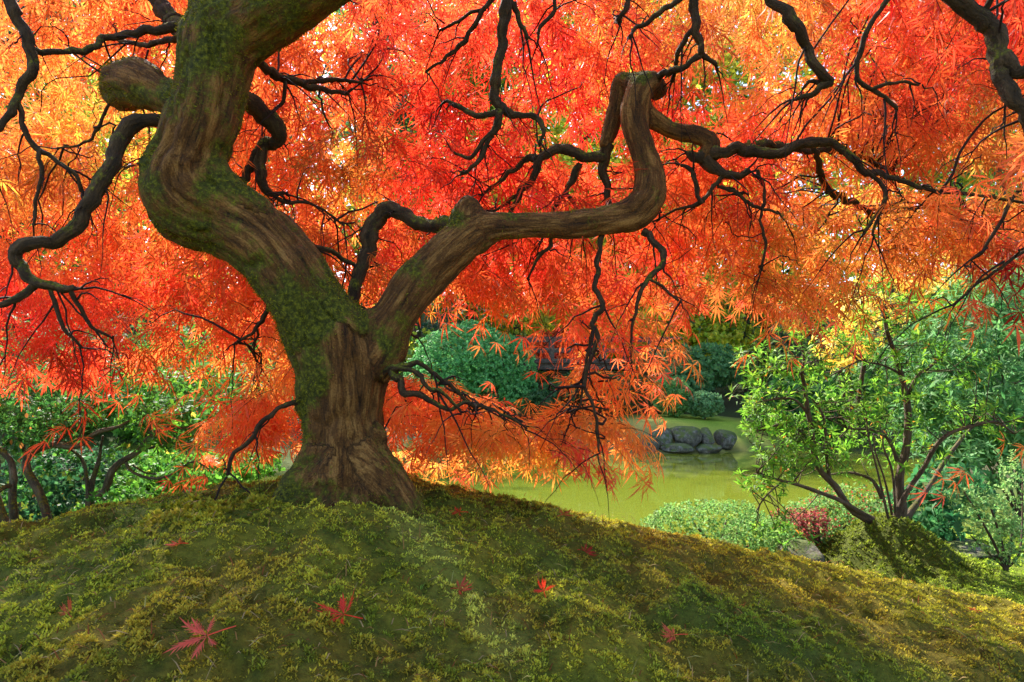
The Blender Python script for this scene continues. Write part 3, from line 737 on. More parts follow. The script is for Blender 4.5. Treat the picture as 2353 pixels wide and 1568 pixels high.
 [(250, 240, 4, 2.32), (225, 290, 4, 2.34), (190, 330, 3, 2.38), (130, 340, 2.5, 2.42)],
 [(2380, 560, 5, 1.9), (2320, 600, 4, 1.92), (2260, 640, 3.5, 1.95), (2190, 700, 3, 1.98)],
 [(2400, 400, 5, 1.9), (2340, 440, 4.5, 1.93), (2270, 560, 4, 1.96), (2230, 600, 3, 2.0)],
 [(1430, -60, 8, 2.4), (1440, 10, 6, 2.42), (1420, 50, 5, 2.45)],
]

def maple_leaf_shape(seed, teeth=True, droop=.35, curl=0.0, coarse=False):
    wd = 1.0 if teeth else 1.35
    rs = np.random.default_rng(seed); V, T = [(0, 0, 0)], []
    for ang, L in ((0, 1.0), (30, .97), (-30, .97), (62, .82), (-62, .82), (98, .52), (-98, .52)):
        a = math.radians(ang + rs.normal(0, 5)); L = L * rs.uniform(.85, 1.1)
        d = np.array((math.sin(a), math.cos(a), 0)); s = np.array((math.cos(a), -math.sin(a), 0))
        dr = droop * rs.uniform(.4, 1.5); roll = rs.normal(0, .5); side = rs.normal(0, .10)
        def pt(t, w_):
            return d * L * t + s * (w_ * L * math.cos(roll) + side * t * t) + np.array((0, 0, -dr * t * t * L + w_ * L * math.sin(roll) + curl * t * t))
        b = len(V)
        if coarse:
            V += [pt(.05, .012), pt(.05, -.012), pt(.48, .056), pt(.48, -.056), pt(1.0, 0)]
            T += [(b, b + 1, b + 3), (b, b + 3, b + 2), (b + 2, b + 3, b + 4)]; continue
        V += [pt(.06, .010), pt(.06, -.010), pt(.38, .036 * wd), pt(.38, -.036 * wd), pt(.68, .030 * wd), pt(.68, -.030 * wd), pt(1.0, 0)]
        T += [(b, b + 1, b + 3), (b, b + 3, b + 2), (b + 2, b + 3, b + 5), (b + 2, b + 5, b + 4), (b + 4, b + 5, b + 6)]
        if teeth:
            for t0, sg, ln in ((.26, 1, .19), (.34, -1, .19), (.50, 1, .15), (.58, -1, .15)):
                b = len(V); V += [pt(t0, .02 * sg), pt(t0 + .08, .03 * sg), pt(t0 + .27, sg * ln * .62)]
                T += [(b, b + 1, b + 2)]
    return np.array(V, float), np.array(T)

RED, REDOR, ORA, YEL, DRK, OLV, GOLD = (.82, .056, .028), (.87, .105, .036), (.89, .19, .045), (.93, .40, .08), (.56, .035, .018), (.66, .22, .032), (.86, .29, .055)
CMAP = [(50, 100, ORA), (150, 200, GOLD), (300, 240, YEL), (350, 60, ORA), (200, 330, GOLD), (100, 450, GOLD), (300, 480, ORA), (150, 600, ORA), (50, 700, RED), (200, 800, RED), (350, 650, REDOR), (200, 420, GOLD),
        (450, 800, ORA), (600, 850, GOLD), (620, 1000, ORA), (650, 930, ORA), (560, 760, ORA), (480, 880, ORA), (650, 350, ORA), (750, 280, ORA), (800, 420, OLV), (700, 130, ORA), (850, 150, REDOR), (1000, 60, REDOR), (1000, 250, RED),
        (1150, 400, RED), (950, 420, RED), (1250, 150, RED), (1350, 250, RED), (1300, 420, REDOR), (1450, 100, ORA), (1650, 100, YEL), (1750, 180, GOLD), (2250, 340, GOLD), (2320, 440, GOLD), (1950, 380, GOLD), (2080, 330, ORA), (1700, 250, REDOR), (1600, 230, RED), (1850, 80, GOLD), (2000, 60, REDOR), (2150, 250, REDOR), (1560, 40, GOLD), (1780, 40, YEL),
        (2300, 100, REDOR), (1750, 320, RED), (1900, 290, ORA), (2200, 450, ORA), (2000, 500, GOLD), (1700, 470, ORA), (1850, 620, GOLD), (2150, 560, OLV), (2300, 560, DRK), (1200, 600, RED), (1400, 600, REDOR),
        (1250, 690, ORA), (1400, 800, ORA), (1400, 940, GOLD), (1000, 890, YEL), (1000, 970, ORA), (1150, 980, GOLD), (1200, 1010, GOLD), (1350, 1050, GOLD), (1450, 900, GOLD), (950, 920, ORA), (1380, 850, ORA), (950, 620, ORA), (450, 1105, ORA), (850, 560, ORA)]
_cu = np.array([c[0] for c in CMAP], float); _cv = np.array([c[1] for c in CMAP], float); _cc = np.array([c[2] for c in CMAP])
def canopy_col(p):
    u, v, _ = proj(p)
    w_ = 1 / (((u[:, None] - _cu) ** 2 + (v[:, None] - _cv) ** 2) / 4000 + 1) ** 2
    return (w_ @ _cc) / w_.sum(1, keepdims=True)

def in_poly(u, v, poly):
    ins = np.zeros(u.shape, bool); n = len(poly)
    for k in range(n):
        (a, b), (c, d) = poly[k], poly[(k + 1) % n]
        ins ^= ((b > v) != (d > v)) & (u < (c - a) * (v - b) / (d - b + 1e-9) + a)
    return ins

MAIN = [(-700, -600), (3000, -600), (3000, 650), (2353, 590), (2150, 570), (2000, 600), (1890, 640), (1800, 690), (1720, 680), (1600, 640), (1490, 670), (1440, 690), (1350, 660), (1250, 660), (1100, 650), (960, 690), (900, 740),
        (700, 820), (640, 900), (540, 880), (430, 810), (330, 830), (250, 860), (120, 850), (0, 830), (-700, 880)]
LOWL = [(560, 880), (700, 820), (705, 1000), (650, 1040), (590, 1030), (560, 960)]
LOWA = [(900, 860), (990, 870), (1080, 910), (1180, 970), (1240, 1010), (1230, 1030), (1150, 1020), (1080, 990), (990, 940), (900, 930)]
LOWB = [(1310, 700), (1430, 700), (1440, 790), (1430, 870), (1400, 950), (1410, 1010), (1370, 1040), (1290, 1035), (1260, 980), (1300, 920), (1340, 850)]
HOLES = [(470, 740, 70, 45, .75), (560, 800, 60, 40, .4), (880, 550, 45, 30, .7), (1780, 350, 60, 40, .35), (1960, 570, 60, 40, .35), (1700, 90, 130, 100, .7), (1320, 805, 100, 50, .85), (280, 250, 60, 60, .25), (30, 110, 60, 60, .6),
         (870, 60, 50, 60, .5), (1090, 740, 110, 60, .9), (1250, 800, 70, 60, .7), (1850, 120, 100, 90, .65), (1990, 400, 120, 60, .6), (2250, 330, 90, 90, .6), (1850, 620, 100, 40, .5), (2100, 480, 110, 60, .5), (1600, 640, 90, 40, .4), (1340, 20, 60, 30, .6), (130, 70, 70, 50, .6), (30, 210, 50, 60, .5), (60, 460, 50, 50, .4), (960, 120, 50, 40, .4), (330, 420, 40, 40, .3)]

def clusters(n, poly, dlo, dhi, box, skip=0.0):
    out = []
    while len(out) < n:
        u = RNG.uniform(box[0], box[2]); v = RNG.uniform(box[1], box[3])
        if not in_poly(np.array([u]), np.array([v]), poly)[0]: continue
        k = 1.0
        for (hu, hv, ru, rv, a) in HOLES: k -= a * math.exp(-(((u - hu) / ru) ** 2 + ((v - hv) / rv) ** 2))
        if RNG.random() > k: continue
        lo, hi = dlo, dhi
        if u > 1900 and poly is MAIN: lo = dlo - 0.6 * min(1, (u - 1900) / 300)
        if v < 0 and poly is MAIN: lo = max(1.5, lo + v * .002); hi = hi - .3
        d = RNG.uniform(lo, hi)
        out.append(P(u, v, d))
    return np.array(out)

def build_maple():
    root = thing('japanese_maple', MAPLE_BASE, 'old Japanese maple with twisting mossy trunk and fiery red and orange leaves on the mound', 'tree')
    objs = build_trunk(root)
    tips = []
    for k, ch in enumerate(BR):
        c, r = chain(ch); L = np.linalg.norm(np.diff(c, axis=0), axis=1).sum(); m = max(6, int(L / .014))
        cc = catmull(np.column_stack((c, r)), m); c, r = cc[:, :3], np.maximum(cc[:, 3], .0012)
        c = c + np.stack([fbm(c * 30 + 9 * q, 2, k + 60 * q) - .5 for q in range(3)], -1) * (.004 + np.minimum(r, .012))[:, None] * 1.8
        r = r * (1 + .35 * np.clip(vnoise(c * 38, k) - .62, 0, 1) * 2.6)
        V, Q, T, B = tube(c, r, 9 if r.max() > .012 else 6, .22, k)
        child('branch', np_mesh('maple_branch', V, [Q, T], None, True, {'bc': B}), M['branch'], root)
        BRANCH_PTS.append(c)
        tips.append((c, r))
    bp = np.concatenate(BRANCH_PTS)
    cl = [clusters(420, MAIN, 2.62, 4.1, (-60, -60, 2420, 900)), clusters(34, MAIN, 2.62, 4.3, (-60, -130, 2420, 60)), clusters(100, MAIN, 2.62, 4.1, (-650, -550, 2950, -60)), clusters(50, MAIN, 2.62, 4.1, (-650, -60, -60, 900)), clusters(34, MAIN, 2.62, 4.1, (2420, -60, 2950, 700)), clusters(10, LOWL, 2.5, 3.1, (540, 800, 710, 1050)),
          clusters(17, LOWA, 2.3, 3.0, (880, 820, 1310, 1060)), clusters(15, LOWB, 2.3, 2.9, (1230, 690, 1510, 1070)),
          np.array([P(1765, 745, 2.4), P(1815, 705, 2.4), P(1740, 700, 2.5), P(440, 1095, 2.75), P(490, 1090, 2.8), P(2265, 1085, 2.6), P(2230, 700, 2.1), P(2300, 1020, 2.6), P(2150, 690, 2.2), P(330, 940, 2.6), P(220, 935, 2.5), P(270, 960, 2.55), P(560, 970, 2.5)])]
    small = sum(len(c) for c in cl) - len(cl[-1]); first_low = small - sum(len(c) for c in cl[-4:-1])
    cl = np.concatenate(cl)
    pos, ydir, zdir, sc_, hue, ton = [], [], [], [], [], []
    tw = Bag(); br2 = Bag()
    for c, r in tips:                                    # fine twigs that leave every branch
        L = np.linalg.norm(np.diff(c, axis=0), axis=1).sum()
        for q in range(int(3 + L * 6)):
            k = len(c) - 1 if q < 2 else int(len(c) * RNG.uniform(.25, 1)) - 1
            tg = unit(c[min(k + 1, len(c) - 1)] - c[max(k - 1, 0)]); dr = unit(tg * RNG.uniform(.2, 1) + RNG.normal(0, .6, 3) + np.array((0, .25, -.15)))
            ln = RNG.uniform(.06, .26); t = np.linspace(0, 1, 8)[:, None]
            path = c[k] + dr * ln * t + np.array((0, 0, -.5)) * ln * t ** 2 + np.cumsum(RNG.normal(0, .0045, (8, 3)), 0)
            r0 = min(r[k] * .75, .0042)
            br2.tube(path, np.linspace(r0, .0008, 8), 4)
            if RNG.random() < .6:
                m = RNG.integers(2, 6); d2 = unit(dr + RNG.normal(0, .7, 3)); p2 = path[m] + d2 * ln * .55 * t + np.array((0, 0, -.25)) * ln * t ** 2 + np.cumsum(RNG.normal(0, .003, (8, 3)), 0)
                br2.tube(p2, np.linspace(r0 * .6, .0007, 8), 3)
    axis_xy = np.array((MAPLE_BASE[0] + .1, MAPLE_BASE[1] - .3))
    for ci, c in enumerate(cl):
        lone = ci >= small; tight = .5 if ci >= first_low else 1.0
        out = np.array((c[0] - axis_xy[0], c[1] - axis_xy[1], 0)); out = unit(out) if np.linalg.norm(out) > .05 else np.array((0, 1.0, 0))
        jit = RNG.normal(0, .12)
        # branchlet from the nearest branch
        dd = np.linalg.norm(bp - c, axis=1) * RNG.uniform(1, 1.9, len(bp)); k = dd.argmin(); dd[k] = np.linalg.norm(bp[k] - c)
        if .06 < dd[k] < .75 and not lone and RNG.random() < .75:
            a = bp[k]; m1 = a * .55 + c * .45 + np.array((RNG.normal(0, .05), RNG.normal(0, .05), .10 * dd[k])); m2 = a * .2 + c * .8 + RNG.normal(0, .03, 3) + np.array((0, 0, .04))
            q = catmull([a, m1, m2, c], 11) + RNG.normal(0, .006, (11, 3)); br2.tube(q, np.linspace(.0040, .0018, 11) * RNG.uniform(.6, 1.4), 4)
        ns = 2 if lone else RNG.integers(7, 13)
        caz = math.atan2(out[1], out[0]) + RNG.normal(0, .9); tone = RNG.uniform(.5, 1.18) if ci < first_low else RNG.uniform(.85, 1.25)  # low sprays sit in shade; their lighter leaf tone stands in for light
        tilt_ = RNG.normal(0, .38, 3)
        for s in range(ns):
            p0 = c + np.array((RNG.normal(0, .15), RNG.normal(0, .15), RNG.normal(0, .035))) * (.35 if lone else tight)
            az = caz + RNG.normal(0, .55)
            dr = np.array((math.cos(az), math.sin(az), RNG.normal(-.15, .2))); L = RNG.uniform(.10, .22)
            t = np.linspace(0, 1, 5)[:, None]
            path = p0 + dr * L * t + np.array((0, 0, -1)) * L * .55 * t ** 2
            if not lone and RNG.random() < .36: tw.tube(path, np.linspace(.0015, .0007, 5), 3)
            nl = RNG.integers(3, 6)
            tt = np.linspace(.15, 1, nl)
            side = np.cross(dr, (0, 0, 1.0))
            for j, tv in enumerate(tt):
                pp = p0 + dr * L * tv + np.array((0, 0, -1)) * L * .55 * tv ** 2
                sg = (1 if j % 2 else -1) * (0 if j == nl - 1 else 1)
                y_ = unit(dr * .6 + side * sg * .7 + np.array((0, 0, -.55)) + RNG.normal(0, .22, 3))
                z_ = unit(np.array((0, 0, .75)) + out * .55 + tilt_ + RNG.normal(0, .22, 3))
                pos.append(pp); ydir.append(y_); zdir.append(z_); sc_.append(RNG.uniform(.060, .104)); hue.append(jit); ton.append(tone)
    pos = np.array(pos); R = basis(np.array(ydir), np.array(zdir)); sc_ = np.array(sc_); hue = np.array(hue); ton = np.array(ton)
    # keep leaves off the front of the trunk and above the ground
    ok = pos[:, 2] > gz(pos[:, 0], pos[:, 1]) + .03
    pos, R, sc_, hue, ton = pos[ok], R[ok], sc_[ok], hue[ok], ton[ok]
    col = canopy_col(pos + RNG.normal(0, .05, pos.shape))
    n = len(pos)
    col = col * RNG.uniform(.85, 1.1, (n, 1)) * ton[:, None]; g = hue + RNG.normal(0, .09, n)
    col[:, 1] *= np.clip(1 + g * 1.9, .35, 2.0); col = np.clip(col, .004, .95)
    shapes = [maple_leaf_shape(k, True, .35 + .1 * (k % 3)) for k in range(8)]
    plain = [maple_leaf_shape(k + 20, False, .35 + .1 * (k % 3)) for k in range(8)]
    # the 300 leaves that show largest are objects, the rest one mass
    u, v, f = proj(pos)
    inside = (u > 20) & (u < 2333) & (v > 20) & (v < 1548)
    key = np.where(inside, sc_ / f, 0); order = np.argsort(-key); single = order[:300]; rest = order[300:]
    coarse = [maple_leaf_shape(k + 40, False, .35 + .1 * (k % 3), 0, True) for k in range(8)]
    fr = f[rest]; seen = inside[rest]; near = seen & (fr < 2.8); far_ = ~seen | (fr > 3.3)
    bag = Bag()
    for sh, q in ((shapes, rest[near]), (plain, rest[~near & ~far_]), (coarse, rest[far_])): bag.tris(*scatter(sh, pos[q], R[q], sc_[q], col[q]))
    V, T, C = np.concatenate(bag.V), np.concatenate(bag.T), np.concatenate(bag.C)
    o = child('foliage', np_mesh('maple_foliage', V, T, C), M['maple_leaf'], root); o['kind'] = 'stuff'
    o['label'] = 'mass of finely cut red, orange and golden leaves'
    meshes = [np_mesh('maple_leaf', v_, t_) for v_, t_ in shapes]
    for k in single:
        me = meshes[RNG.integers(0, 8)]
        o = child('leaf', me, M['maple_leaf_single'], root)
        o.matrix_local = Matrix(np.vstack((np.column_stack((R[k] * sc_[k], pos[k])), (0, 0, 0, 1))).tolist())
        o.color = (*[float(a) for a in col[k]], 1)
    o = child('twigs', tw.mesh('maple_twigs'), M['twig'], root); o['kind'] = 'stuff'
    o = child('branchlets', br2.mesh('maple_branchlets'), M['twig'], root); o['kind'] = 'stuff'
    print('maple leaves', n, 'tris', len(T))
build_maple()

# ------------------------------------------------------------------ other plants
def blade(w_=.22, fold=.06, curl=.12, tip=1.0):
    V = np.array([(0, 0, 0), (-w_, .45, fold), (w_, .45, fold), (0, .48, 0), (0, tip, -curl)], float)
    return V, np.array([(0, 3, 1), (0, 2, 3), (3, 4, 1), (2, 4, 3)])
def oval(w_=.3):
    V = np.array([(0, 0, 0), (-w_, .35, .05), (w_, .35, .05), (-w_ * .8, .72, .03), (w_ * .8, .72, .03), (0, 1, -.08), (0, .5, -.03)], float)
    return V, np.array([(0, 6, 1), (0, 2, 6), (1, 6, 3), (2, 4, 6), (3, 6, 5), (6, 4, 5)])
LANCE = [blade(.135, .05, c) for c in (.05, .15, .3, .45)]
BROAD = [oval(a) for a in (.24, .28, .32)]
DIAM = [(np.array([(0, 0, 0), (-.34, .5, .10), (.34, .5, .10), (0, 1, -.05)], float), np.array([(0, 2, 1), (1, 2, 3)])),
        (np.array([(0, 0, 0), (-.45, .4, .05), (.40, .55, -.12), (0, 1, .1)], float), np.array([(0, 2, 1), (1, 2, 3)]))]

def in_blob(u, v, ru, rv, d, dr, n, shell=.55):
    """points inside an ellipsoid, more of them near its skin"""
    q = unit(RNG.normal(0, 1, (n, 3))); r = shell + (1 - shell) * RNG.random(n) ** .7
    r = r * (1 + .25 * (fbm(q * 2.5 + u, 2, int(u) % 97) - .5) * 2)
    q = q * r[:, None]
    return P(u, v, d) + q * np.array((ru * d / FPX, dr, rv * d / FPX)), unit(q + np.array((0, 0, .35)))

def whorls(C, A, k, size, tilt=1.0, jit=.25):
    n = len(C); a = np.repeat(unit(A + RNG.normal(0, .3, A.shape)), k, 0); c = np.repeat(C, k, 0)
    ref = unit(np.cross(a, RNG.normal(0, 1, 3))); oth = np.cross(a, ref)
    th = (np.tile(np.arange(k) * 2 * math.pi / k, n) + np.repeat(RNG.uniform(0, 6.3, n), k) + RNG.normal(0, jit, n * k))[:, None]
    ti = (tilt + RNG.normal(0, .28, n * k))[:, None]
    rad = np.cos(th) * ref + np.sin(th) * oth
    y = a * np.cos(ti) + rad * np.sin(ti)
    return c + a * RNG.uniform(-.02, .02, (n * k, 1)), basis(y, a), size * RNG.uniform(.65, 1.15, n * k)

def vary(base, n, spread=.35, alt=None, p=.0):
    base = np.atleast_2d(np.array(base, float)); c = base[RNG.integers(0, len(base), n)] * RNG.uniform(1 - spread, 1 + spread, (n, 1))
    c[:, 0] *= RNG.uniform(.8, 1.25, n)
    if alt is not None:
        m = RNG.random(n) < p; c[m] = np.array(alt) * RNG.uniform(.7, 1.2, (m.sum(), 1))
    return np.clip(c, .003, .9)

def emit(root, shapes, pos, R, s, col, mass='leaf', single='leaf_single', singles=300, what='foliage'):
    ok = pos[:, 2] > gz(pos[:, 0], pos[:, 1], False) + .01
    pos, R, s, col = pos[ok], R[ok], s[ok], col[ok]
    u, v, f = proj(pos); inside = (u > 10) & (u < 2343) & (v > 5) & (v < 1560)
    order = np.argsort(-np.where(inside, s / f, 0)); a, b = order[:singles], order[singles:]
    V, T, C = scatter(shapes, pos[b], R[b], s[b], col[b])
    o = child(what, np_mesh(what, V, T, C), M[mass], root); o['kind'] = 'stuff'
    if singles:
        ms = [np_mesh('leaf', v_, t_) for v_, t_ in shapes]
        for k in a:
            o = child('leaf', ms[RNG.integers(0, len(ms))], M[single], root)
            o.matrix_local = Matrix(np.vstack((np.column_stack((R[k] * s[k], pos[k])), (0, 0, 0, 1))).tolist())
            o.color = (*[float(x) for x in col[k]], 1)

def stems(root, chains, m, name='stem', sides=7, knob=.18):
    pts = []
    for k, ch in enumerate(chains):
        c, r = chain(ch); L = np.linalg.norm(np.diff(c, axis=0), axis=1).sum(); n = max(6, int(L / .04))
        cc = catmull(np.column_stack((c, r)), n)
        V, Q, T, B = tube(cc[:, :3], np.maximum(cc[:, 3], .0015), sides, knob, k)
        child(name, np_mesh(name, V, [Q, T], None, True, {'bc': B}), M[m], root); pts.append(cc[:, :3])
    return np.concatenate(pts)

def blob_shrub(name, label, cat, base, blobs, shapes, k, size, tilt, cols, spread=.35, alt=None, p=0, singles=0, chains=None, bark='brown_bark', matk='leaf', group=None, shell=.55):
    """blobs: (u, v, ru, rv, depth, depth radius, whorls)"""
    root = thing(name, base, label, cat, group)
    C, A = [], []
    for b in blobs:
        c, a = in_blob(*b, shell=shell); C.append(c); A.append(a)
    C, A = np.concatenate(C), np.concatenate(A)
    if chains is None:                                   # short stems from the foot to the foliage
        chains = []; bu, bv, bf = proj(np.array([base]))
        for j in range(5):
            t = C[RNG.integers(0, len(C))] * .6 + (C.mean(0) * .7 + np.asarray(base) * .3) * .4; tu, tv, tf = proj(t[None])
            chains.append([(bu[0], bv[0], .016 * FPX / base[1], base[1]), ((bu[0] * .6 + tu[0] * .4), bv[0] * .5 + tv[0] * .5, .012 * FPX / base[1], base[1] * .5 + t[1] * .5), (tu[0], tv[0], .006 * FPX / base[1], t[1])])
    stems(root, chains, bark)
    pos, R, s = whorls(C, A, k, size, tilt)
    emit(root, shapes, pos, R, s, vary(cols, len(pos), spread, alt, p), mass=matk, singles=singles)
    return root

def pieris():
    D = 4.6
    def cv(lst): return [(1637 + x * .4213, 660.7 + y * .4213, r, d) for x, y, r, d in lst]
    ch = [cv(c) for c in (
        [(1000, 1330, 16, 4.6), (1035, 1210, 12, 4.6), (1020, 1050, 10, 4.6), (1055, 900, 9, 4.6), (1070, 740, 8, 4.6), (1060, 600, 7.5, 4.6), (1030, 480, 6, 4.6), (990, 350, 5.5, 4.6), (950, 230, 4.5, 4.6), (930, 120, 3, 4.6)],
        [(990, 1290, 10, 4.55), (1060, 1120, 6, 4.5), (1150, 990, 5.5, 4.45), (1210, 880, 5, 4.4), (1290, 800, 4.5, 4.35), (1440, 750, 4, 4.3), (1550, 735, 3, 4.3), (1650, 800, 2, 4.3)],
        [(1040, 1280, 9, 4.65), (1180, 1090, 5, 4.75), (1260, 960, 5, 4.8), (1340, 850, 4, 4.85), (1400, 780, 3, 4.9), (1500, 690, 2, 4.95)],
        [(930, 1300, 12, 4.6), (800, 1240, 10, 4.58), (735, 1185, 8, 4.56), (670, 1085, 7.5, 4.54), (590, 1000, 7, 4.52), (550, 880, 7, 4.5), (540, 760, 6.5, 4.5), (520, 670, 6, 4.5), (505, 560, 5, 4.5), (490, 460, 4, 4.5), (500, 380, 3.5, 4.5), (470, 230, 2.5, 4.5)],
        [(860, 1260, 7, 4.58), (700, 1165, 5, 4.5), (560, 1110, 4.5, 4.45), (460, 1075, 4, 4.4), (340, 1045, 3, 4.36), (240, 1010, 2, 4.32)],
        [(380, 1060, 2.5, 4.38), (290, 1140, 2, 4.36), (240, 1220, 1.5, 4.34)],
        [(640, 1050, 5, 4.54), (625, 940, 3.5, 4.5), (620, 820, 3.5, 4.48), (600, 690, 3, 4.46), (545, 610, 2, 4.44)],
        [(930, 1150, 6, 4.6), (880, 1060, 4, 4.65), (830, 1030, 4, 4.68), (740, 1010, 3, 4.7), (650, 1020, 2, 4.72)],
        [(1010, 950, 5, 4.6), (960, 830, 3.5, 4.62), (880, 780, 3, 4.64), (740, 770, 2, 4.66)],
        [(520, 690, 4, 4.5), (460, 620, 3, 4.45), (380, 605, 2.5, 4.42), (250, 625, 1.8, 4.4)],
        [(535, 840, 3.5, 4.5), (460, 770, 3, 4.5), (370, 750, 2.5, 4.5), (280, 775, 1.8, 4.5)],
        [(1070, 580, 4.5, 4.6), (1120, 480, 4, 4.6), (1180, 440, 3.5, 4.6), (1250, 380, 2.5, 4.6)],
        [(1015, 465, 3, 4.6), (930, 425, 2.5, 4.58), (850, 410, 2, 4.56), (790, 405, 2, 4.55), (560, 530, 1.5, 4.5)],
        [(505, 480, 3, 4.5), (400, 450, 2.5, 4.5), (230, 480, 1.8, 4.5)],
        [(960, 1260, 3, 4.5), (900, 1000, 2.4, 4.5), (850, 800, 2, 4.5), (840, 680, 1.5, 4.5)],
        [(1000, 1230, 3, 4.48), (980, 1000, 2.4, 4.48), (930, 850, 2, 4.47), (960, 700, 1.4, 4.46)],
        [(980, 1240, 3, 4.5), (940, 1050, 2.2, 4.5), (890, 900, 1.8, 4.5), (880, 800, 1.3, 4.5)])]
    base = np.array((PIERIS[0], PIERIS[1], gz(np.array(PIERIS[0]), np.array(PIERIS[1]))))
    root = thing('evergreen_shrub', base, 'open multi-stemmed evergreen shrub with glossy green leaf rosettes growing from a mossy hummock', 'shrub')
    pts = stems(root, ch, 'brown_bark')
    blobs = [(1790, 930, 105, 80, 4.5, .4, 48), (1840, 830, 105, 60, 4.5, .4, 41), (1785, 1030, 95, 80, 4.4, .4, 41), (1750, 1110, 60, 55, 4.4, .3, 18), (1735, 830, 55, 60, 4.5, .3, 19), (1840, 720, 80, 60, 4.5, .3, 21), (1900, 960, 120, 90, 4.6, .4, 33),
             (1990, 900, 110, 100, 4.6, .4, 39), (2050, 740, 110, 90, 4.6, .4, 41), (2130, 680, 100, 60, 4.7, .4, 28), (2150, 850, 110, 90, 4.5, .4, 41), (2250, 960, 120, 60, 4.35, .3, 34), (2060, 1010, 110, 80, 4.6, .4, 34), (1725, 960, 45, 60, 4.4, .3, 13),
             (1790, 1220, 70, 40, 4.45, .3, 16), (1950, 760, 70, 60, 4.6, .3, 16), (1870, 1040, 90, 50, 4.5, .3, 23), (2040, 660, 50, 40, 4.6, .3, 12)]
    C, A = [], []
    tw = Bag()
    for b in blobs:
        c, a = in_blob(*b, shell=.25)
        for q, ax in zip(c, a):
            dd = np.linalg.norm(pts - q, axis=1) * RNG.uniform(1, 1.5, len(pts)); k = dd.argmin()
            if np.linalg.norm(pts[k] - q) < .5 and RNG.random() < .55:
                m = pts[k] * .5 + q * .5 + RNG.normal(0, .03, 3)
                tw.tube(catmull([pts[k], m, q], 5), np.linspace(.004, .002, 5), 4)
        C.append(c); A.append(unit(a + np.array((0, 0, .5))))
    C, A = np.concatenate(C), np.concatenate(A)
    o = child('twigs', tw.mesh('shrub_twigs'), M['brown_bark'], root); o['kind'] = 'stuff'
    pos, R, s = whorls(C, A, 8, .062, 1.05)
    p2, R2, s2 = whorls(C + A * -.04, A, 4, .058, 1.35)
    pos, R, s = np.vstack((pos, p2)), np.vstack((R, R2)), np.concatenate((s, s2))
    emit(root, LANCE, pos, R, s, vary([(.09, .22, .02), (.14, .30, .025), (.05, .14, .014), (.18, .33, .035)], len(pos), .35, (.55, .22, .03), .015))
pieris()

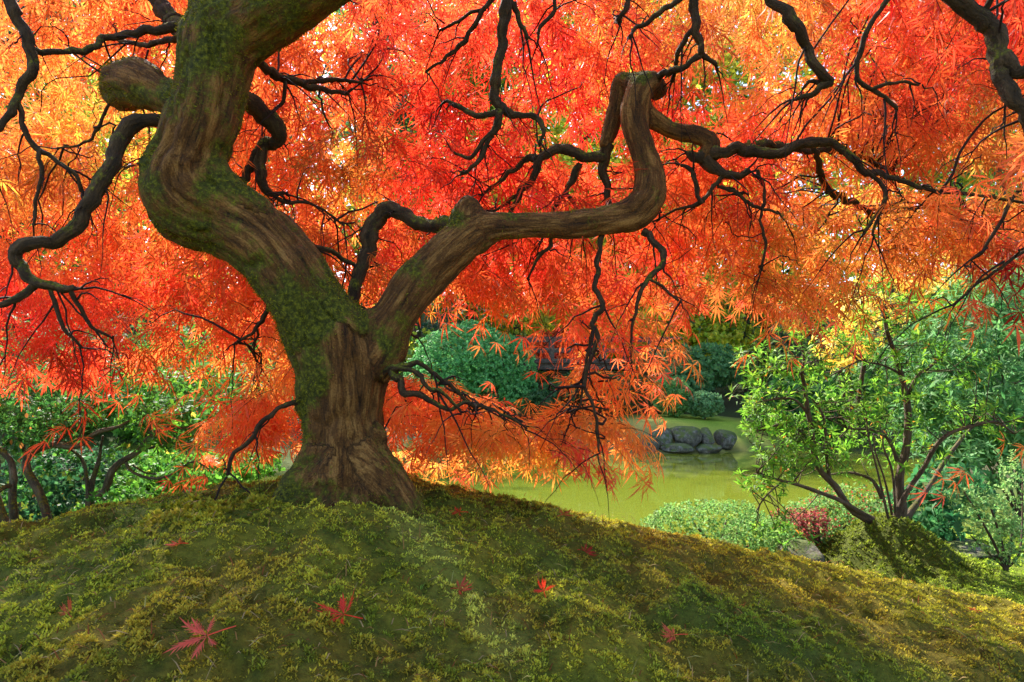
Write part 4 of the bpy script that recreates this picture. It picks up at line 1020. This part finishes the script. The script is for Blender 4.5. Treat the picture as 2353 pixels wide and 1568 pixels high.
def left_azaleas():
    def cv(lst): return [(x * .2565, 833 + y * .2565, r * .68, d) for x, y, r, d in lst]
    chA = [cv(c) for c in (
        [(790, 1460, 15, 4.3), (800, 1300, 13, 4.3), (830, 1210, 12, 4.3), (930, 1160, 12, 4.28), (965, 1080, 12, 4.26), (1010, 960, 12, 4.25), (1100, 880, 11, 4.24), (1240, 800, 10, 4.22), (1320, 690, 9, 4.22), (1400, 625, 8, 4.2), (1520, 590, 7, 4.18), (1700, 575, 5, 4.16), (1860, 545, 3, 4.14)],
        [(790, 1300, 10, 4.3), (790, 1180, 8, 4.32), (770, 1000, 6, 4.34), (740, 880, 6, 4.36), (650, 790, 5, 4.38), (560, 760, 4, 4.4)],
        [(800, 1240, 11, 4.32), (830, 1050, 9, 4.36), (880, 900, 7, 4.4), (900, 780, 5, 4.42), (920, 660, 4, 4.44)],
        [(1340, 690, 6, 4.22), (1345, 580, 6, 4.24), (1355, 500, 4, 4.26)],
        [(1130, 900, 6, 4.24), (1180, 980, 5, 4.15), (1350, 1040, 4.5, 4.1), (1500, 1020, 4, 4.05), (1620, 950, 3.5, 4.0), (1720, 890, 3, 3.98), (1820, 920, 2.5, 3.96), (1890, 980, 2, 3.95)],
        [(1190, 920, 4, 4.24), (1300, 990, 3, 4.2), (1400, 1000, 2.5, 4.15)],
        [(1330, 770, 5, 4.22), (1430, 740, 4, 4.24), (1480, 700, 3, 4.26), (1475, 620, 2.5, 4.28)],
        [(1500, 595, 4, 4.18), (1530, 480, 4, 4.2), (1560, 420, 3, 4.22)],
        [(1290, 405, 4, 4.4), (1450, 400, 4, 4.4), (1600, 330, 3, 4.4)])]
    chB = [cv(c) for c in (
        [(440, 1520, 15, 3.9), (400, 1300, 14, 3.92), (330, 1130, 14, 3.95), (240, 960, 14, 3.98), (250, 840, 13, 4.0), (380, 760, 12, 4.0), (520, 735, 11, 3.98), (690, 755, 10, 3.96), (790, 680, 9, 3.95), (900, 615, 8, 3.94), (1050, 580, 6, 3.92), (1155, 525, 4, 3.9)],
        [(480, 735, 9, 4.0), (570, 650, 9, 4.02), (690, 570, 9, 4.04), (760, 450, 8, 4.06), (800, 400, 6, 4.08)],
        [(130, 1420, 13, 3.8), (110, 1200, 12, 3.8), (120, 1000, 11, 3.8), (90, 880, 10, 3.8), (0, 780, 9, 3.8), (-120, 700, 6, 3.8)],
        [(60, 1560, 22, 3.55), (0, 1350, 18, 3.55), (-60, 1150, 15, 3.55)],
        [(110, 1100, 8, 3.8), (40, 1120, 8, 3.75), (-40, 1170, 8, 3.7)],
        [(300, 1460, 8, 3.75), (200, 1440, 8, 3.7), (120, 1430, 7, 3.66)],
        [(700, 700, 4, 3.98), (730, 600, 4, 4.0), (760, 500, 3.5, 4.02), (800, 490, 3, 4.02)],
        [(230, 850, 6, 4.0), (180, 700, 5, 4.02), (80, 690, 4, 4.03), (20, 740, 3, 4.04)])]
    bA = P(203, 1190, 4.3)
    r = thing('azalea_shrub', (bA[0], bA[1], float(gz(bA[0], bA[1]))), 'crooked grey-stemmed shrub left of the maple, limb stretching right towards the water', 'shrub', 'crooked shrubs left of the maple')
    stems(r, chA, 'grey_bark', 'stem', 8)
    bl = [(440, 950, 110, 40, 4.3, .5, 150), (340, 940, 90, 40, 4.4, .5, 110), (520, 960, 40, 26, 4.1, .3, 40), (420, 880, 130, 50, 4.6, .5, 150), (380, 1010, 90, 30, 4.3, .4, 60), (500, 1010, 40, 16, 4.2, .3, 20), (440, 1080, 40, 16, 4.0, .2, 18), (330, 1050, 90, 50, 4.6, .3, 30), (260, 1110, 70, 40, 4.6, .3, 20), (590, 900, 60, 60, 4.8, .4, 60)]
    C, A = zip(*[in_blob(*b, shell=.2) for b in bl]); C, A = np.concatenate(C), np.concatenate(A)
    pos, R, s = whorls(C, A, 7, .047, 1.15)
    emit(r, LANCE + BROAD, pos, R, s, vary([(.06, .18, .02), (.04, .12, .02), (.10, .24, .02), (.05, .15, .035)], len(pos), .4, (.5, .42, .06), .01))
    bB = P(105, 1215, 3.9)
    r = thing('azalea_shrub', (bB[0], bB[1], float(gz(bB[0], bB[1]))), 'crooked dark-stemmed shrub at the left edge with shaded glossy leaves', 'shrub', 'crooked shrubs left of the maple')
    stems(r, chB, 'grey_bark', 'stem', 8)
    bl = [(60, 950, 130, 50, 4.1, .5, 190), (180, 960, 90, 40, 4.1, .4, 100), (60, 1010, 90, 40, 4.0, .4, 80), (250, 930, 70, 36, 4.2, .4, 70), (0, 900, 150, 60, 4.4, .5, 160), (40, 1130, 60, 50, 4.2, .3, 24), (130, 1060, 90, 50, 4.4, .3, 40), (190, 1150, 40, 30, 3.9, .2, 14), (200, 870, 130, 40, 4.6, .5, 120)]
    C, A = zip(*[in_blob(*b, shell=.2) for b in bl]); C, A = np.concatenate(C), np.concatenate(A)
    pos, R, s = whorls(C, A, 7, .045, 1.15)
    emit(r, LANCE + BROAD, pos, R, s, vary([(.035, .12, .022), (.025, .09, .02), (.06, .17, .025)], len(pos), .4, (.5, .2, .05), .015))
left_azaleas()

def gp(u, d):
    x = (u - CX) / FPX * d
    return np.array((x, d, float(gz(x, d))))

GR = [(.05, .14, .03), (.07, .18, .04), (.04, .11, .03)]
BGR = [(.08, .22, .022), (.11, .26, .03), (.055, .16, .02)]
BLG = [(.025, .085, .03), (.035, .11, .04), (.02, .06, .025)]
blob_shrub('low_shrub', 'low blue-green shrub under the crooked stems at far left', 'shrub', gp(150, 5.0), [(160, 1085, 120, 60, 5.0, .5, 420), (60, 1170, 80, 50, 4.6, .4, 160), (220, 1160, 60, 40, 4.8, .3, 160)], DIAM, 6, .038, 1.1, BLG, singles=0)
blob_shrub('low_shrub', 'bright green low shrub just left of the maple foot', 'shrub', gp(470, 5.6), [(470, 1085, 110, 34, 5.6, .6, 500), (580, 1070, 60, 30, 6.0, .4, 200), (340, 1090, 80, 50, 5.4, .5, 260), (300, 1150, 70, 30, 4.8, .4, 200)], DIAM, 6, .042, 1.1, BGR, singles=0)
blob_shrub('broadleaf_bush', 'large dark bush behind the red leaves at the left edge', 'bush', gp(60, 8.5), [(60, 850, 260, 150, 8.5, 1.2, 800), (-200, 800, 200, 200, 8.5, 1.2, 400)], LANCE, 6, .10, 1.1, GR)
blob_shrub('broadleaf_bush', 'light green bush behind the gap left of the trunk', 'bush', gp(430, 9.5), [(450, 800, 170, 120, 9.5, 1.0, 620), (560, 900, 120, 90, 9.0, .8, 300), (300, 900, 140, 80, 9.0, .8, 300)], LANCE, 6, .09, 1.1, BGR + GR)

# shrubs right of the maple
blob_shrub('clipped_azalea', 'low clipped pale green azalea dome beside the pond, left of the red-tinged one', 'shrub', gp(1640, 4.9), [(1640, 1215, 165, 55, 4.9, .45, 1500), (1740, 1240, 80, 44, 4.7, .3, 500)], DIAM, 6, .020, .95, [(.14, .27, .07), (.10, .22, .05), (.19, .32, .09)], shell=.8)
blob_shrub('clipped_azalea', 'clipped azalea with red autumn leaves left of the mossy hummock', 'shrub', gp(1870, 5.1), [(1910, 1205, 105, 60, 5.2, .4, 900), (1850, 1215, 70, 44, 5.0, .3, 400), (1960, 1165, 80, 50, 5.4, .35, 500)], DIAM, 6, .021, .95, [(.13, .26, .07), (.10, .21, .05), (.18, .30, .08)], alt=(.45, .06, .05), p=.10, shell=.8)
blob_shrub('red_azalea', 'small azalea sprig with dark pink leaves beside the grey stone', 'shrub', gp(1870, 4.75), [(1868, 1205, 36, 40, 4.75, .12, 170), (1820, 1190, 50, 14, 4.9, .15, 120)], DIAM, 6, .020, .95, [(.30, .04, .05), (.30, .10, .07), (.16, .16, .05), (.22, .05, .05)], shell=.5)
blob_shrub('broadleaf_shrub', 'dark glossy shrub just right of the mossy hummock', 'shrub', gp(2140, 5.2), [(2130, 1180, 70, 60, 5.2, .35, 160), (2190, 1130, 70, 60, 5.4, .35, 140)], LANCE + BROAD, 6, .07, 1.1, [(.03, .12, .04), (.05, .16, .05)])
blob_shrub('rhododendron', 'big pale-leaved rhododendron filling the right edge behind the open shrub', 'shrub', gp(2330, 6.6), [(2260, 760, 130, 120, 6.6, .8, 260), (2330, 900, 150, 150, 6.4, .8, 330), (2200, 960, 120, 130, 6.7, .7, 260), (2360, 650, 150, 100, 6.8, .8, 220), (2120, 860, 90, 110, 7.0, .6, 170), (2230, 1060, 110, 80, 6.4, .5, 170), (2480, 850, 150, 250, 6.6, .8, 200)],
           LANCE, 8, .105, 1.15, [(.08, .21, .06), (.12, .27, .09), (.06, .16, .05)], singles=300)
blob_shrub('boxwood', 'small-leaved upright shrub with fanned stems at the lower right edge', 'shrub', P(2310, 1300, 4.2), [(2270, 1190, 50, 50, 4.2, .2, 110), (2230, 1150, 40, 40, 4.2, .2, 60), (2320, 1230, 40, 50, 4.2, .2, 90), (2290, 1260, 50, 30, 4.2, .15, 60), (2340, 1130, 30, 90, 4.4, .2, 160)], BROAD, 7, .022, 1.0, [(.14, .27, .07), (.22, .36, .12)],
           chains=[[(2310, 1310, 4, 4.2), (2285, 1250, 3, 4.2), (2240, 1170, 2, 4.2), (2215, 1130, 1.5, 4.2)], [(2312, 1310, 4, 4.2), (2300, 1240, 3, 4.2), (2275, 1160, 2, 4.2)], [(2314, 1310, 4, 4.2), (2325, 1240, 3, 4.2), (2330, 1180, 2, 4.2)], [(2311, 1308, 3, 4.2), (2270, 1270, 2, 4.2), (2230, 1230, 1.5, 4.2)], [(2313, 1308, 3, 4.2), (2345, 1260, 2, 4.2), (2350, 1100, 1.5, 4.4)]])
blob_shrub('golden_shrub', 'arching shrub with narrow golden yellow leaves behind the open evergreen', 'shrub', gp(1960, 8.0), [(1945, 800, 70, 60, 7.6, .5, 110), (1990, 720, 90, 60, 7.8, .6, 110), (2100, 640, 130, 50, 8.2, .7, 150)], LANCE, 6, .10, 1.5, [(.75, .50, .05), (.62, .42, .06), (.55, .45, .10)],
           chains=[[(1960, 1010, 6, 8.0), (1950, 860, 5, 7.9), (1900, 760, 3, 7.8), (1830, 760, 2, 7.7)], [(1962, 1010, 6, 8.0), (1990, 820, 5, 7.9), (2040, 700, 3, 8.0)], [(1961, 1010, 5, 8.0), (1930, 830, 4, 7.8), (1990, 720, 3, 7.8)]], matk='far_leaf', shell=.1)

# far bank
blob_shrub('mounded_maple', 'dome of layered blue-green leaves on the far bank left of the bridge', 'shrub', gp(1100, 22.6), [(1075, 820, 125, 75, 22.6, 1.6, 2600), (1150, 850, 85, 75, 22.2, 1.3, 1600), (1020, 870, 90, 70, 22.2, 1.3, 1000), (1180, 900, 55, 45, 22, 1.0, 700), (1110, 900, 70, 50, 22, 1.0, 700)], DIAM, 6, .085, 1.1, [(.12, .34, .10), (.17, .43, .13), (.08, .25, .075)], matk='far_leaf', shell=.85)
blob_shrub('clipped_dome', 'round clipped grey-green bush on the far lawn, the taller of the pair', 'bush', gp(1545, 20), [(1545, 912, 48, 42, 20, .6, 800)], DIAM, 6, .08, 1.0, [(.12, .27, .07), (.17, .33, .09)], matk='far_leaf', shell=.85)
blob_shrub('clipped_dome', 'low round clipped bush on the far lawn, paler of the pair', 'bush', gp(1618, 19.6), [(1618, 930, 40, 27, 19.6, .5, 600)], DIAM, 6, .08, 1.0, [(.12, .24, .09), (.16, .3, .12)], matk='far_leaf', shell=.85)
blob_shrub('dark_shrub', 'dark evergreen shrub behind the far lawn domes', 'shrub', gp(1600, 23), [(1610, 840, 110, 50, 23, 1.2, 900), (1500, 850, 60, 50, 23, 1.0, 420), (1560, 880, 70, 40, 22, 1.0, 400)], DIAM, 6, .14, 1.1, [(.08, .19, .06), (.11, .24, .07)], matk='far_leaf')
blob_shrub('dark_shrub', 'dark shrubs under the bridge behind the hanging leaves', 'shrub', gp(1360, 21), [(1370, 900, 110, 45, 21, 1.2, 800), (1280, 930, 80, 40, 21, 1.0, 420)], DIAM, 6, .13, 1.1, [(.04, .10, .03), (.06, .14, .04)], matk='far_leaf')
blob_shrub('red_bush', 'small red maple bush behind the bridge railing', 'bush', gp(1330, 30), [(1320, 800, 120, 45, 30, 1.2, 700)], DIAM, 6, .18, 1.1, [(.6, .08, .04), (.7, .18, .06)], matk='far_leaf')
blob_shrub('bank_shrub', 'bright shrub on the far bank seen left of the trunk', 'shrub', gp(300, 20), [(350, 930, 250, 80, 20, 1.5, 900), (50, 900, 250, 110, 19, 1.5, 800)], DIAM, 6, .16, 1.1, BGR, matk='far_leaf')
blob_shrub('bank_shrub', 'shrub on the right-hand bank behind the pond', 'shrub', gp(1900, 18), [(1880, 930, 160, 70, 19, 1.5, 800), (2100, 880, 200, 110, 17, 1.5, 900)], DIAM, 6, .15, 1.1, GR + BGR, matk='far_leaf')

blob_shrub('golden_undergrowth', 'yellow-green undergrowth behind the far lawn, below the slender trunks', 'bush', gp(1540, 27), [(1500, 790, 130, 70, 27, 1.5, 700), (1620, 780, 120, 80, 27.5, 1.5, 700), (1420, 720, 130, 90, 29, 1.5, 700)], DIAM, 6, .18, 1.1, [(.42, .46, .035), (.55, .50, .04), (.28, .38, .03)], matk='far_leaf')

def far_tree(name, label, u, d, h, rx, z0, cols, n, leaf=.24, conifer=False, bark='brown_bark', clumps=46, thin=False, lean=0.0, group='trees beyond the pond'):
    b = gp(u, d); root = thing(name, b, label, 'tree', group)
    top = b + np.array((lean, 0, h * .93)); mid = b + np.array((lean * .3 + RNG.normal(0, .15), 0, h * .5))
    r0 = .07 if thin else .02 * h
    c = catmull([b - np.array((0, 0, .2)), b * .7 + mid * .3, mid, top], 14)
    V, Q, T, B = tube(c, np.linspace(r0, r0 * .2, 14), 8, .12, int(u) % 50); child('trunk', np_mesh('trunk', V, [Q, T], None, True, {'bc': B}), M[bark], root)
    t = RNG.random(clumps) ** (.8)
    zz = z0 + (h - z0) * t
    if conifer: rr = rx * (1.02 - t) * RNG.uniform(.5, 1, clumps)
    else: rr = rx * np.sqrt(np.clip(1 - (2 * t - .85) ** 2 / 1.4, .05, 1)) * RNG.uniform(.35, 1, clumps)
    an = RNG.uniform(0, 2 * math.pi, clumps)
    cc = np.stack((b[0] + lean * zz / h + rr * np.cos(an), b[1] + rr * np.sin(an), b[2] + zz - (.18 * rr if conifer else 0)), -1)
    for k in range(0, clumps, 5):
        a = c[np.abs(c[:, 2] - (cc[k, 2] - .25 * rr[k])).argmin()]
        q = catmull([a, a * .45 + cc[k] * .55 + np.array((0, 0, .1 * rr[k])), cc[k]], 6)
        V, Q, T, B = tube(q, np.linspace(r0 * .3, r0 * .06, 6), 4, 0, k); child('limb', np_mesh('limb', V, [Q, T], None, True, {'bc': B}), M[bark], root)
    w_ = RNG.integers(0, clumps, n); sig = (rx * .20 if not thin else rx * .25)
    pos = cc[w_] + RNG.normal(0, 1, (n, 3)) * np.array((sig, sig, sig * (.28 if conifer else .45)))
    tone = RNG.uniform(.65, 1.3, clumps)[w_][:, None]
    y = unit(RNG.normal(0, 1, (n, 3)) + np.array((0, 0, -.4))); R = basis(y, RNG.normal(0, 1, (n, 3)))
    col = np.clip(vary(cols, n, .3) * tone, .003, .9)
    V, T, C = scatter(DIAM, pos, R, leaf * RNG.uniform(.6, 1.2, n), col)
    o = child('crown', np_mesh('crown', V, T, C), M['far_leaf'], root); o['kind'] = 'stuff'

YG = [(.35, .40, .03), (.45, .42, .04), (.25, .34, .03)]
YE = [(.75, .58, .05), (.65, .52, .04), (.5, .48, .05)]
DG = [(.025, .07, .03), (.035, .09, .04), (.02, .05, .025)]
MG = [(.06, .15, .03), (.09, .2, .04)]
far_tree('conifer', 'dark conifer at the far left beyond the pond', -150, 27, 16, 4.4, 1.0, DG, 11000, conifer=True)
far_tree('conifer', 'dark blue-green conifer behind the upper left leaves', 60, 33, 22, 5.2, 1.0, [(.025, .085, .06), (.035, .10, .07)], 12000, conifer=True)
far_tree('broadleaf_tree', 'yellow-green tree behind the curled stub limb', 300, 30, 19, 5, 1.5, YG, 13000, leaf=.28)
far_tree('conifer', 'dark conifer behind the mossy limb', 560, 34, 23, 4.8, 1.0, DG, 11000, conifer=True)
far_tree('conifer', 'blue-green conifer right of the mossy limb', 850, 36, 24, 5.2, 1.0, [(.025, .085, .06), (.03, .09, .05)], 9000, conifer=True)
far_tree('broadleaf_tree', 'mid green tree behind the middle of the red canopy', 1080, 45, 21, 6, 2.0, MG, 10000, leaf=.3)
far_tree('broadleaf_tree', 'golden tree standing behind the bridge', 1340, 33, 15, 5.5, .9, YE + YG, 14000)
far_tree('broadleaf_tree', 'yellow tree between the golden one and the slender trunks', 1500, 36, 19, 5.5, 1.2, YE + YG, 12000)
far_tree('broadleaf_tree', 'tall green tree behind the top of the canopy', 950, 41, 25, 6, 6, MG + YG, 14000, leaf=.33)
far_tree('broadleaf_tree', 'low yellow-green tree left of the golden one behind the bridge', 1190, 35, 12, 5, .8, YG + YE, 12000, leaf=.28)
far_tree('broadleaf_tree', 'low mid green tree behind the fork of the trunk', 960, 34, 12, 5, .8, MG + YG, 10000, leaf=.28)
far_tree('broadleaf_tree', 'tall yellow-green tree behind the hanging centre branch', 1230, 45, 31, 7, 6, YG + MG, 16000, leaf=.32)
far_tree('broadleaf_tree', 'tall green tree left of the bright yellow one', 1580, 40, 28, 7, 8, MG + YG, 15000, leaf=.34)
far_tree('broadleaf_tree', 'slender yellow-green tree right of the bridge', 1500, 29, 9, 3.2, 2.0, YE + YG, 7000, thin=True, bark='pale_bark', lean=-.8, leaf=.2)
far_tree('broadleaf_tree', 'thin pale-trunked tree leaning right above the far lawn', 1600, 27, 9, 3.0, 2.2, YE + YG, 7000, thin=True, bark='pale_bark', lean=.9, leaf=.2)
far_tree('broadleaf_tree', 'thin dark-trunked tree between the pale-trunked ones', 1555, 28, 9, 2.6, 2.6, YG + MG, 4500, thin=True, lean=-.6, leaf=.2)
far_tree('conifer', 'dark spreading conifer right of the thin trunks', 1720, 31, 12, 4.5, .6, DG, 7000, conifer=True)
far_tree('broadleaf_tree', 'bright yellow tree behind the upper right branches', 1760, 36, 20, 6, 3, YE, 11000)
far_tree('broadleaf_tree', 'tall golden tree behind the right canopy', 2050, 30, 18, 5.5, 2, YE + YG, 11000)
far_tree('broadleaf_tree', 'lime green tree at the right edge', 2330, 24, 14, 4.5, 1.5, YG + MG, 10000)

def woodland():
    """far hillside wood that reads as one mass"""
    n = 56000; k = 200
    ang = RNG.uniform(-1.05, 1.05, k); d = RNG.uniform(50, 90, k); x = np.sin(ang) * d * 1.15; y = np.cos(ang) * d * .8 + 16
    z = gz(x, y); hgt = np.minimum(RNG.uniform(18, 44, k), .95 * (np.hypot(x, y) - 42) + 8); hgt = np.where((x > -8) & (y > 55), RNG.uniform(28, 44, k), np.maximum(hgt, 5)); rr = RNG.uniform(3, 5, k)
    w_ = RNG.integers(0, k, n); t = RNG.random(n)
    r = rr[w_] * np.sqrt(np.clip(1 - (2 * t - .8) ** 2 / 1.6, .05, 1)) * np.sqrt(RNG.random(n)); a = RNG.uniform(0, 6.283, n)
    pos = np.stack((x[w_] + r * np.cos(a), y[w_] + r * np.sin(a), z[w_] + hgt[w_] * t), -1)
    tone = np.array([DG[0], MG[0], MG[1], YG[0], DG[1], YE[2]])[RNG.integers(0, 6, k)][w_] * RNG.uniform(.6, 1.3, (n, 1))
    V, T, C = scatter(DIAM, pos, basis(RNG.normal(0, 1, (n, 3)), RNG.normal(0, 1, (n, 3))), RNG.uniform(.6, 1.1, n), tone)
    o = link('woodland', np_mesh('woodland', V, T, C), M['far_leaf'])
    tag(o, 'mixed green and yellow wood on the far hillside', 'woodland', kind='stuff')
woodland()

# ------------------------------------------------------------------ stones and bridge
def rock(name, label, u, v, d, w_, h_, dep, seed, flat=False, sink=.3, m='rock', group=None):
    import bmesh
    bm = bmesh.new(); bmesh.ops.create_icosphere(bm, subdivisions=4, radius=1.0)
    V = np.array([q.co for q in bm.verts]); F = np.array([[q.index for q in f.verts] for f in bm.faces]); bm.free()
    c = np.sign(V) * np.abs(V) ** .75
    n_ = fbm(V * 1.3 + seed * 3.1, 3, seed) - .5
    for q in range(7):                                   # faceted planes
        rs = np.random.default_rng(seed * 11 + q); nrm = unit(rs.normal(0, 1, 3)); lim = rs.uniform(.62, .9)
        e = c @ nrm; c = c - np.where(e > lim, (e - lim) * .85, 0)[:, None] * nrm
    c = c * (1 + .35 * n_)[:, None] + .05 * (fbm(V * 6 + seed, 2, seed) - .5)[:, None] * V
    s = np.array((w_ * d / FPX, dep, h_ * d / FPX))
    ctr = P(u, v, d); W = c * s + ctr
    me = np_mesh(name, W - ctr, F, None, True, {'bc': (c * s * 1.0)})
    o = link(name, me, M[m]); o.location = ctr.tolist()
    tag(o, label, 'stone', group)
G = 'boulders on the far shore'
rock('boulder', 'pointed grey boulder, leftmost big one on the far shore', 1515, 1008, 17.2, 30, 25, .4, 1, group=G)
rock('boulder', 'large moss-topped grey boulder in the middle of the far shore group', 1572, 1006, 17.3, 38, 27, .45, 2, group=G)
rock('boulder', 'upright slate boulder, rightmost of the far shore group', 1620, 1008, 17.3, 21, 25, .35, 3, group=G)
rock('boulder', 'low mossy boulder at the waterline in front of the others', 1555, 1030, 16.9, 40, 11, .35, 4, group=G)
rock('boulder', 'pale small boulder at the waterline, left end of the group', 1497, 1022, 16.9, 18, 20, .3, 5, group=G)
rock('boulder', 'low dark boulder at the waterline below the upright one', 1625, 1032, 16.9, 34, 12, .3, 6, group=G)
rock('boulder', 'dark boulder half hidden behind the evergreen at the far shore', 1668, 1010, 17.4, 26, 24, .35, 7, group=G)
rock('boulder', 'pale boulder showing through the hanging orange leaves', 1330, 1050, 17.5, 44, 24, .4, 8, group=G)
rock('boulder', 'small grey boulder left of the far shore group', 1462, 1018, 17.2, 18, 14, .3, 9, group=G)
rock('stone', 'grey angular stone between the clipped azaleas and the mossy hummock', 1838, 1272, 4.5, 42, 30, .18, 12)
rock('stone_slab', 'flat grey stone slab right of the mossy hummock', 2215, 1262, 4.9, 75, 13, .3, 14)

def box(c, s):
    q = np.array([(x, y, z) for x in (-.5, .5) for y in (-.5, .5) for z in (-.5, .5)]) * np.array(s) + np.array(c)
    return q, np.array([(0, 1, 3, 2), (4, 6, 7, 5), (0, 4, 5, 1), (2, 3, 7, 6), (0, 2, 6, 4), (1, 5, 7, 3)])
def bridge():
    d = 24.0
    x0, x1 = P(1130, 800, d)[0], P(1560, 800, d)[0]; zd = P(1300, 835, d)[2]; zt = P(1300, 777, d)[2]
    b = np.array(((x0 + x1) / 2, d + .7, zd))
    root = thing('garden_bridge', b, 'weathered wooden footbridge with post and rail sides beyond the pond', 'bridge')
    def part(nm, c, s):
        V, F = box(c, s); child(nm, np_mesh(nm, V, F, None, False, {'bc': V * np.array((.3, 1, 1))}), M['wood'], root)
    part('beam', ((x0 + x1) / 2, d, zd - .113), (x1 - x0, .18, .22)); part('beam', ((x0 + x1) / 2, d + 1.4, zd - .113), (x1 - x0, .18, .22))
    n = int((x1 - x0) / .22)
    for k in range(n): part('plank', (x0 + (k + .5) * .22, d + .7, zd + .025), (.205, 1.75, .05))
    for y in (d + .02, d + 1.38):
        part('rail', ((x0 + x1) / 2, y, zt), (x1 - x0 + .2, .13, .09)); part('rail', ((x0 + x1) / 2, y, zd * .45 + zt * .55), (x1 - x0, .07, .08)); part('kerb_rail', ((x0 + x1) / 2, y, zd + .11), (x1 - x0, .12, .10))
        k = 0; x = x0 + .3
        while x < x1:
            part('post', (x, y + .003, (zd + zt) / 2 - .05), (.12, .11, zt - zd + .06)); x += .92
    for x in (x0 + .2, x1 - .2):
        zg = float(gz(x, d + .7)) - .3
        part('abutment', (x, d + .7, (zg + zd - .32) / 2), (.6, 1.9, max(.3, zd - .32 - zg)))
bridge()

# ------------------------------------------------------------------ fallen leaves
def fallen(u, v, px, rot, tilt, col, label, curl=.2, seed=1, roll=0.0):
    p = hit(u, v); d = p[1]; s = px * d / FPX * .52
    rs = np.random.default_rng(seed); V, T = [(0, 0, 0)], []
    for ang, L in ((0, 1.0), (28, .95), (-28, .95), (58, .85), (-58, .85), (92, .6), (-92, .6)):
        a = math.radians(ang + rs.normal(0, 7)); L = L * rs.uniform(.8, 1.1)
        dr = np.array((math.sin(a), math.cos(a), 0)); sd = np.array((math.cos(a), -math.sin(a), 0)); cz = curl * rs.uniform(-.5, 1.6); bend = rs.normal(0, .18)
        def pt(t, w_): return dr * L * t + sd * (w_ * L + bend * t * t) + np.array((0, 0, cz * t * t - abs(w_) * .35))
        prof = [(.05, .010), (.2, .022), (.4, .046), (.6, .043), (.8, .026)]
        b = len(V)
        for t, w_ in prof: V += [pt(t, w_), pt(t, 0) + np.array((0, 0, .008)), pt(t, -w_)]
        V.append(pt(1.0, 0))
        for k in range(4):
            q = b + k * 3
            T += [(q, q + 1, q + 4), (q, q + 4, q + 3), (q + 1, q + 2, q + 5), (q + 1, q + 5, q + 4)]
        q = b + 12; T += [(q, q + 1, q + 3), (q + 1, q + 2, q + 3)]
        for t0 in (.25, .38, .5, .63):
            for sg in (1, -1):
                b = len(V); V += [pt(t0, .045 * sg), pt(t0 + .1, .05 * sg), pt(t0 + .2, sg * .15)]; T += [(b, b + 1, b + 2)]
    V = np.array(V); T = np.array(T)
    Rm = np.array((Matrix.Rotation(tilt, 3, 'X') @ Matrix.Rotation(roll, 3, 'Y') @ Matrix.Rotation(rot, 3, 'Z')))
    W = (V * s) @ Rm.T
    W[:, 2] -= np.percentile(W[:, 2], 14) - .018
    o = link('fallen_leaf', np_mesh('fallen_leaf', W, T, np.tile(col, (len(W), 1)) * RNG.uniform(.85, 1.1, (len(W), 1))), M['maple_leaf']); o.location = p.tolist()
    tag(o, label, 'leaf', 'fallen maple leaves on the moss')
    c = catmull([(0, 0, 0), (0, -.35, .05), (.06, -.7, .02)], 6) * s @ Rm.T; c[:, 2] += float(W[0, 2])
    V, Q, T, B = tube(c, np.full(6, .0011), 5); st = bpy.data.objects.new('stalk', np_mesh('stalk', V, [Q, T], np.tile(col, (len(V), 1)))); COL.objects.link(st); st.data.materials.append(M['maple_leaf']); st.parent = o
PK = (.85, .20, .13); RD = (.90, .06, .03); DR = (.48, .025, .02); OR = (.66, .13, .04)
fallen(475, 1500, 165, 1.9, .55, (.88, .14, .09), 'large pinkish red fallen maple leaf, nearest at the lower left', .25, 1)
fallen(790, 1440, 125, 1.2, .5, RD, 'bright scarlet fallen maple leaf with one lobe sticking up', .55, 2)
fallen(1055, 1372, 80, -1.4, .4, (.72, .09, .05), 'coral red fallen leaf just right of the pale sunlit streak painted on the moss', .4, 3)
fallen(1250, 1375, 58, .2, 1.2, RD, 'curled red fallen leaf standing on edge', .9, 4)
fallen(1345, 1288, 66, -1.2, .35, DR, 'dark red folded fallen leaf upslope of the curled one', .3, 5, .5)
fallen(1055, 1193, 56, 1.4, .3, RD, 'red fallen leaf nearest to the maple foot', .2, 6)
fallen(1295, 1196, 50, -1.0, .3, (.6, .08, .04), 'faded red fallen leaf near the crest above the pond', .3, 7)
fallen(410, 1268, 58, 1.5, .25, RD, 'red fallen leaf on the left half below the dark heathery moss', .2, 8)
fallen(155, 1430, 52, .8, .8, (.50, .09, .04), 'dull red curled fallen leaf at the far left', .7, 9)
fallen(1550, 1482, 80, 1.5, .3, (.72, .12, .07), 'pale red fallen leaf, lowest one right of centre', .3, 10)
fallen(2243, 1415, 34, 1.0, .3, (.7, .10, .04), 'tiny orange-red fallen leaf at the far right', .3, 11)

def grass_tuft():
    p = hit(965, 1365); root = Bag()
    V, T = [], []
    for k in range(16):
        a = RNG.uniform(0, 6.28); L = RNG.uniform(.012, .026); o = np.array((math.cos(a), math.sin(a), 0)); s = np.array((-o[1], o[0], 0)) * .0012
        e = RNG.uniform(.2, .6); b = len(V)
        V += [o * .004 - s, o * .004 + s, o * L * e * .5 + s + np.array((0, 0, L * .6)), o * L * e * .5 - s + np.array((0, 0, L * .6)), o * L * e * 1.2 + np.array((0, 0, L))]
        T += [(b, b + 1, b + 2), (b, b + 2, b + 3), (b + 3, b + 2, b + 4)]
    o = link('grass_tuft', np_mesh('grass_tuft', np.array(V), np.array(T), np.tile((.2, .38, .06), (len(V), 1))), M['leaf']); o.location = p.tolist()
    tag(o, 'tiny bright green grass tuft in the pale sunlit streak painted on the moss', 'grass')
grass_tuft()
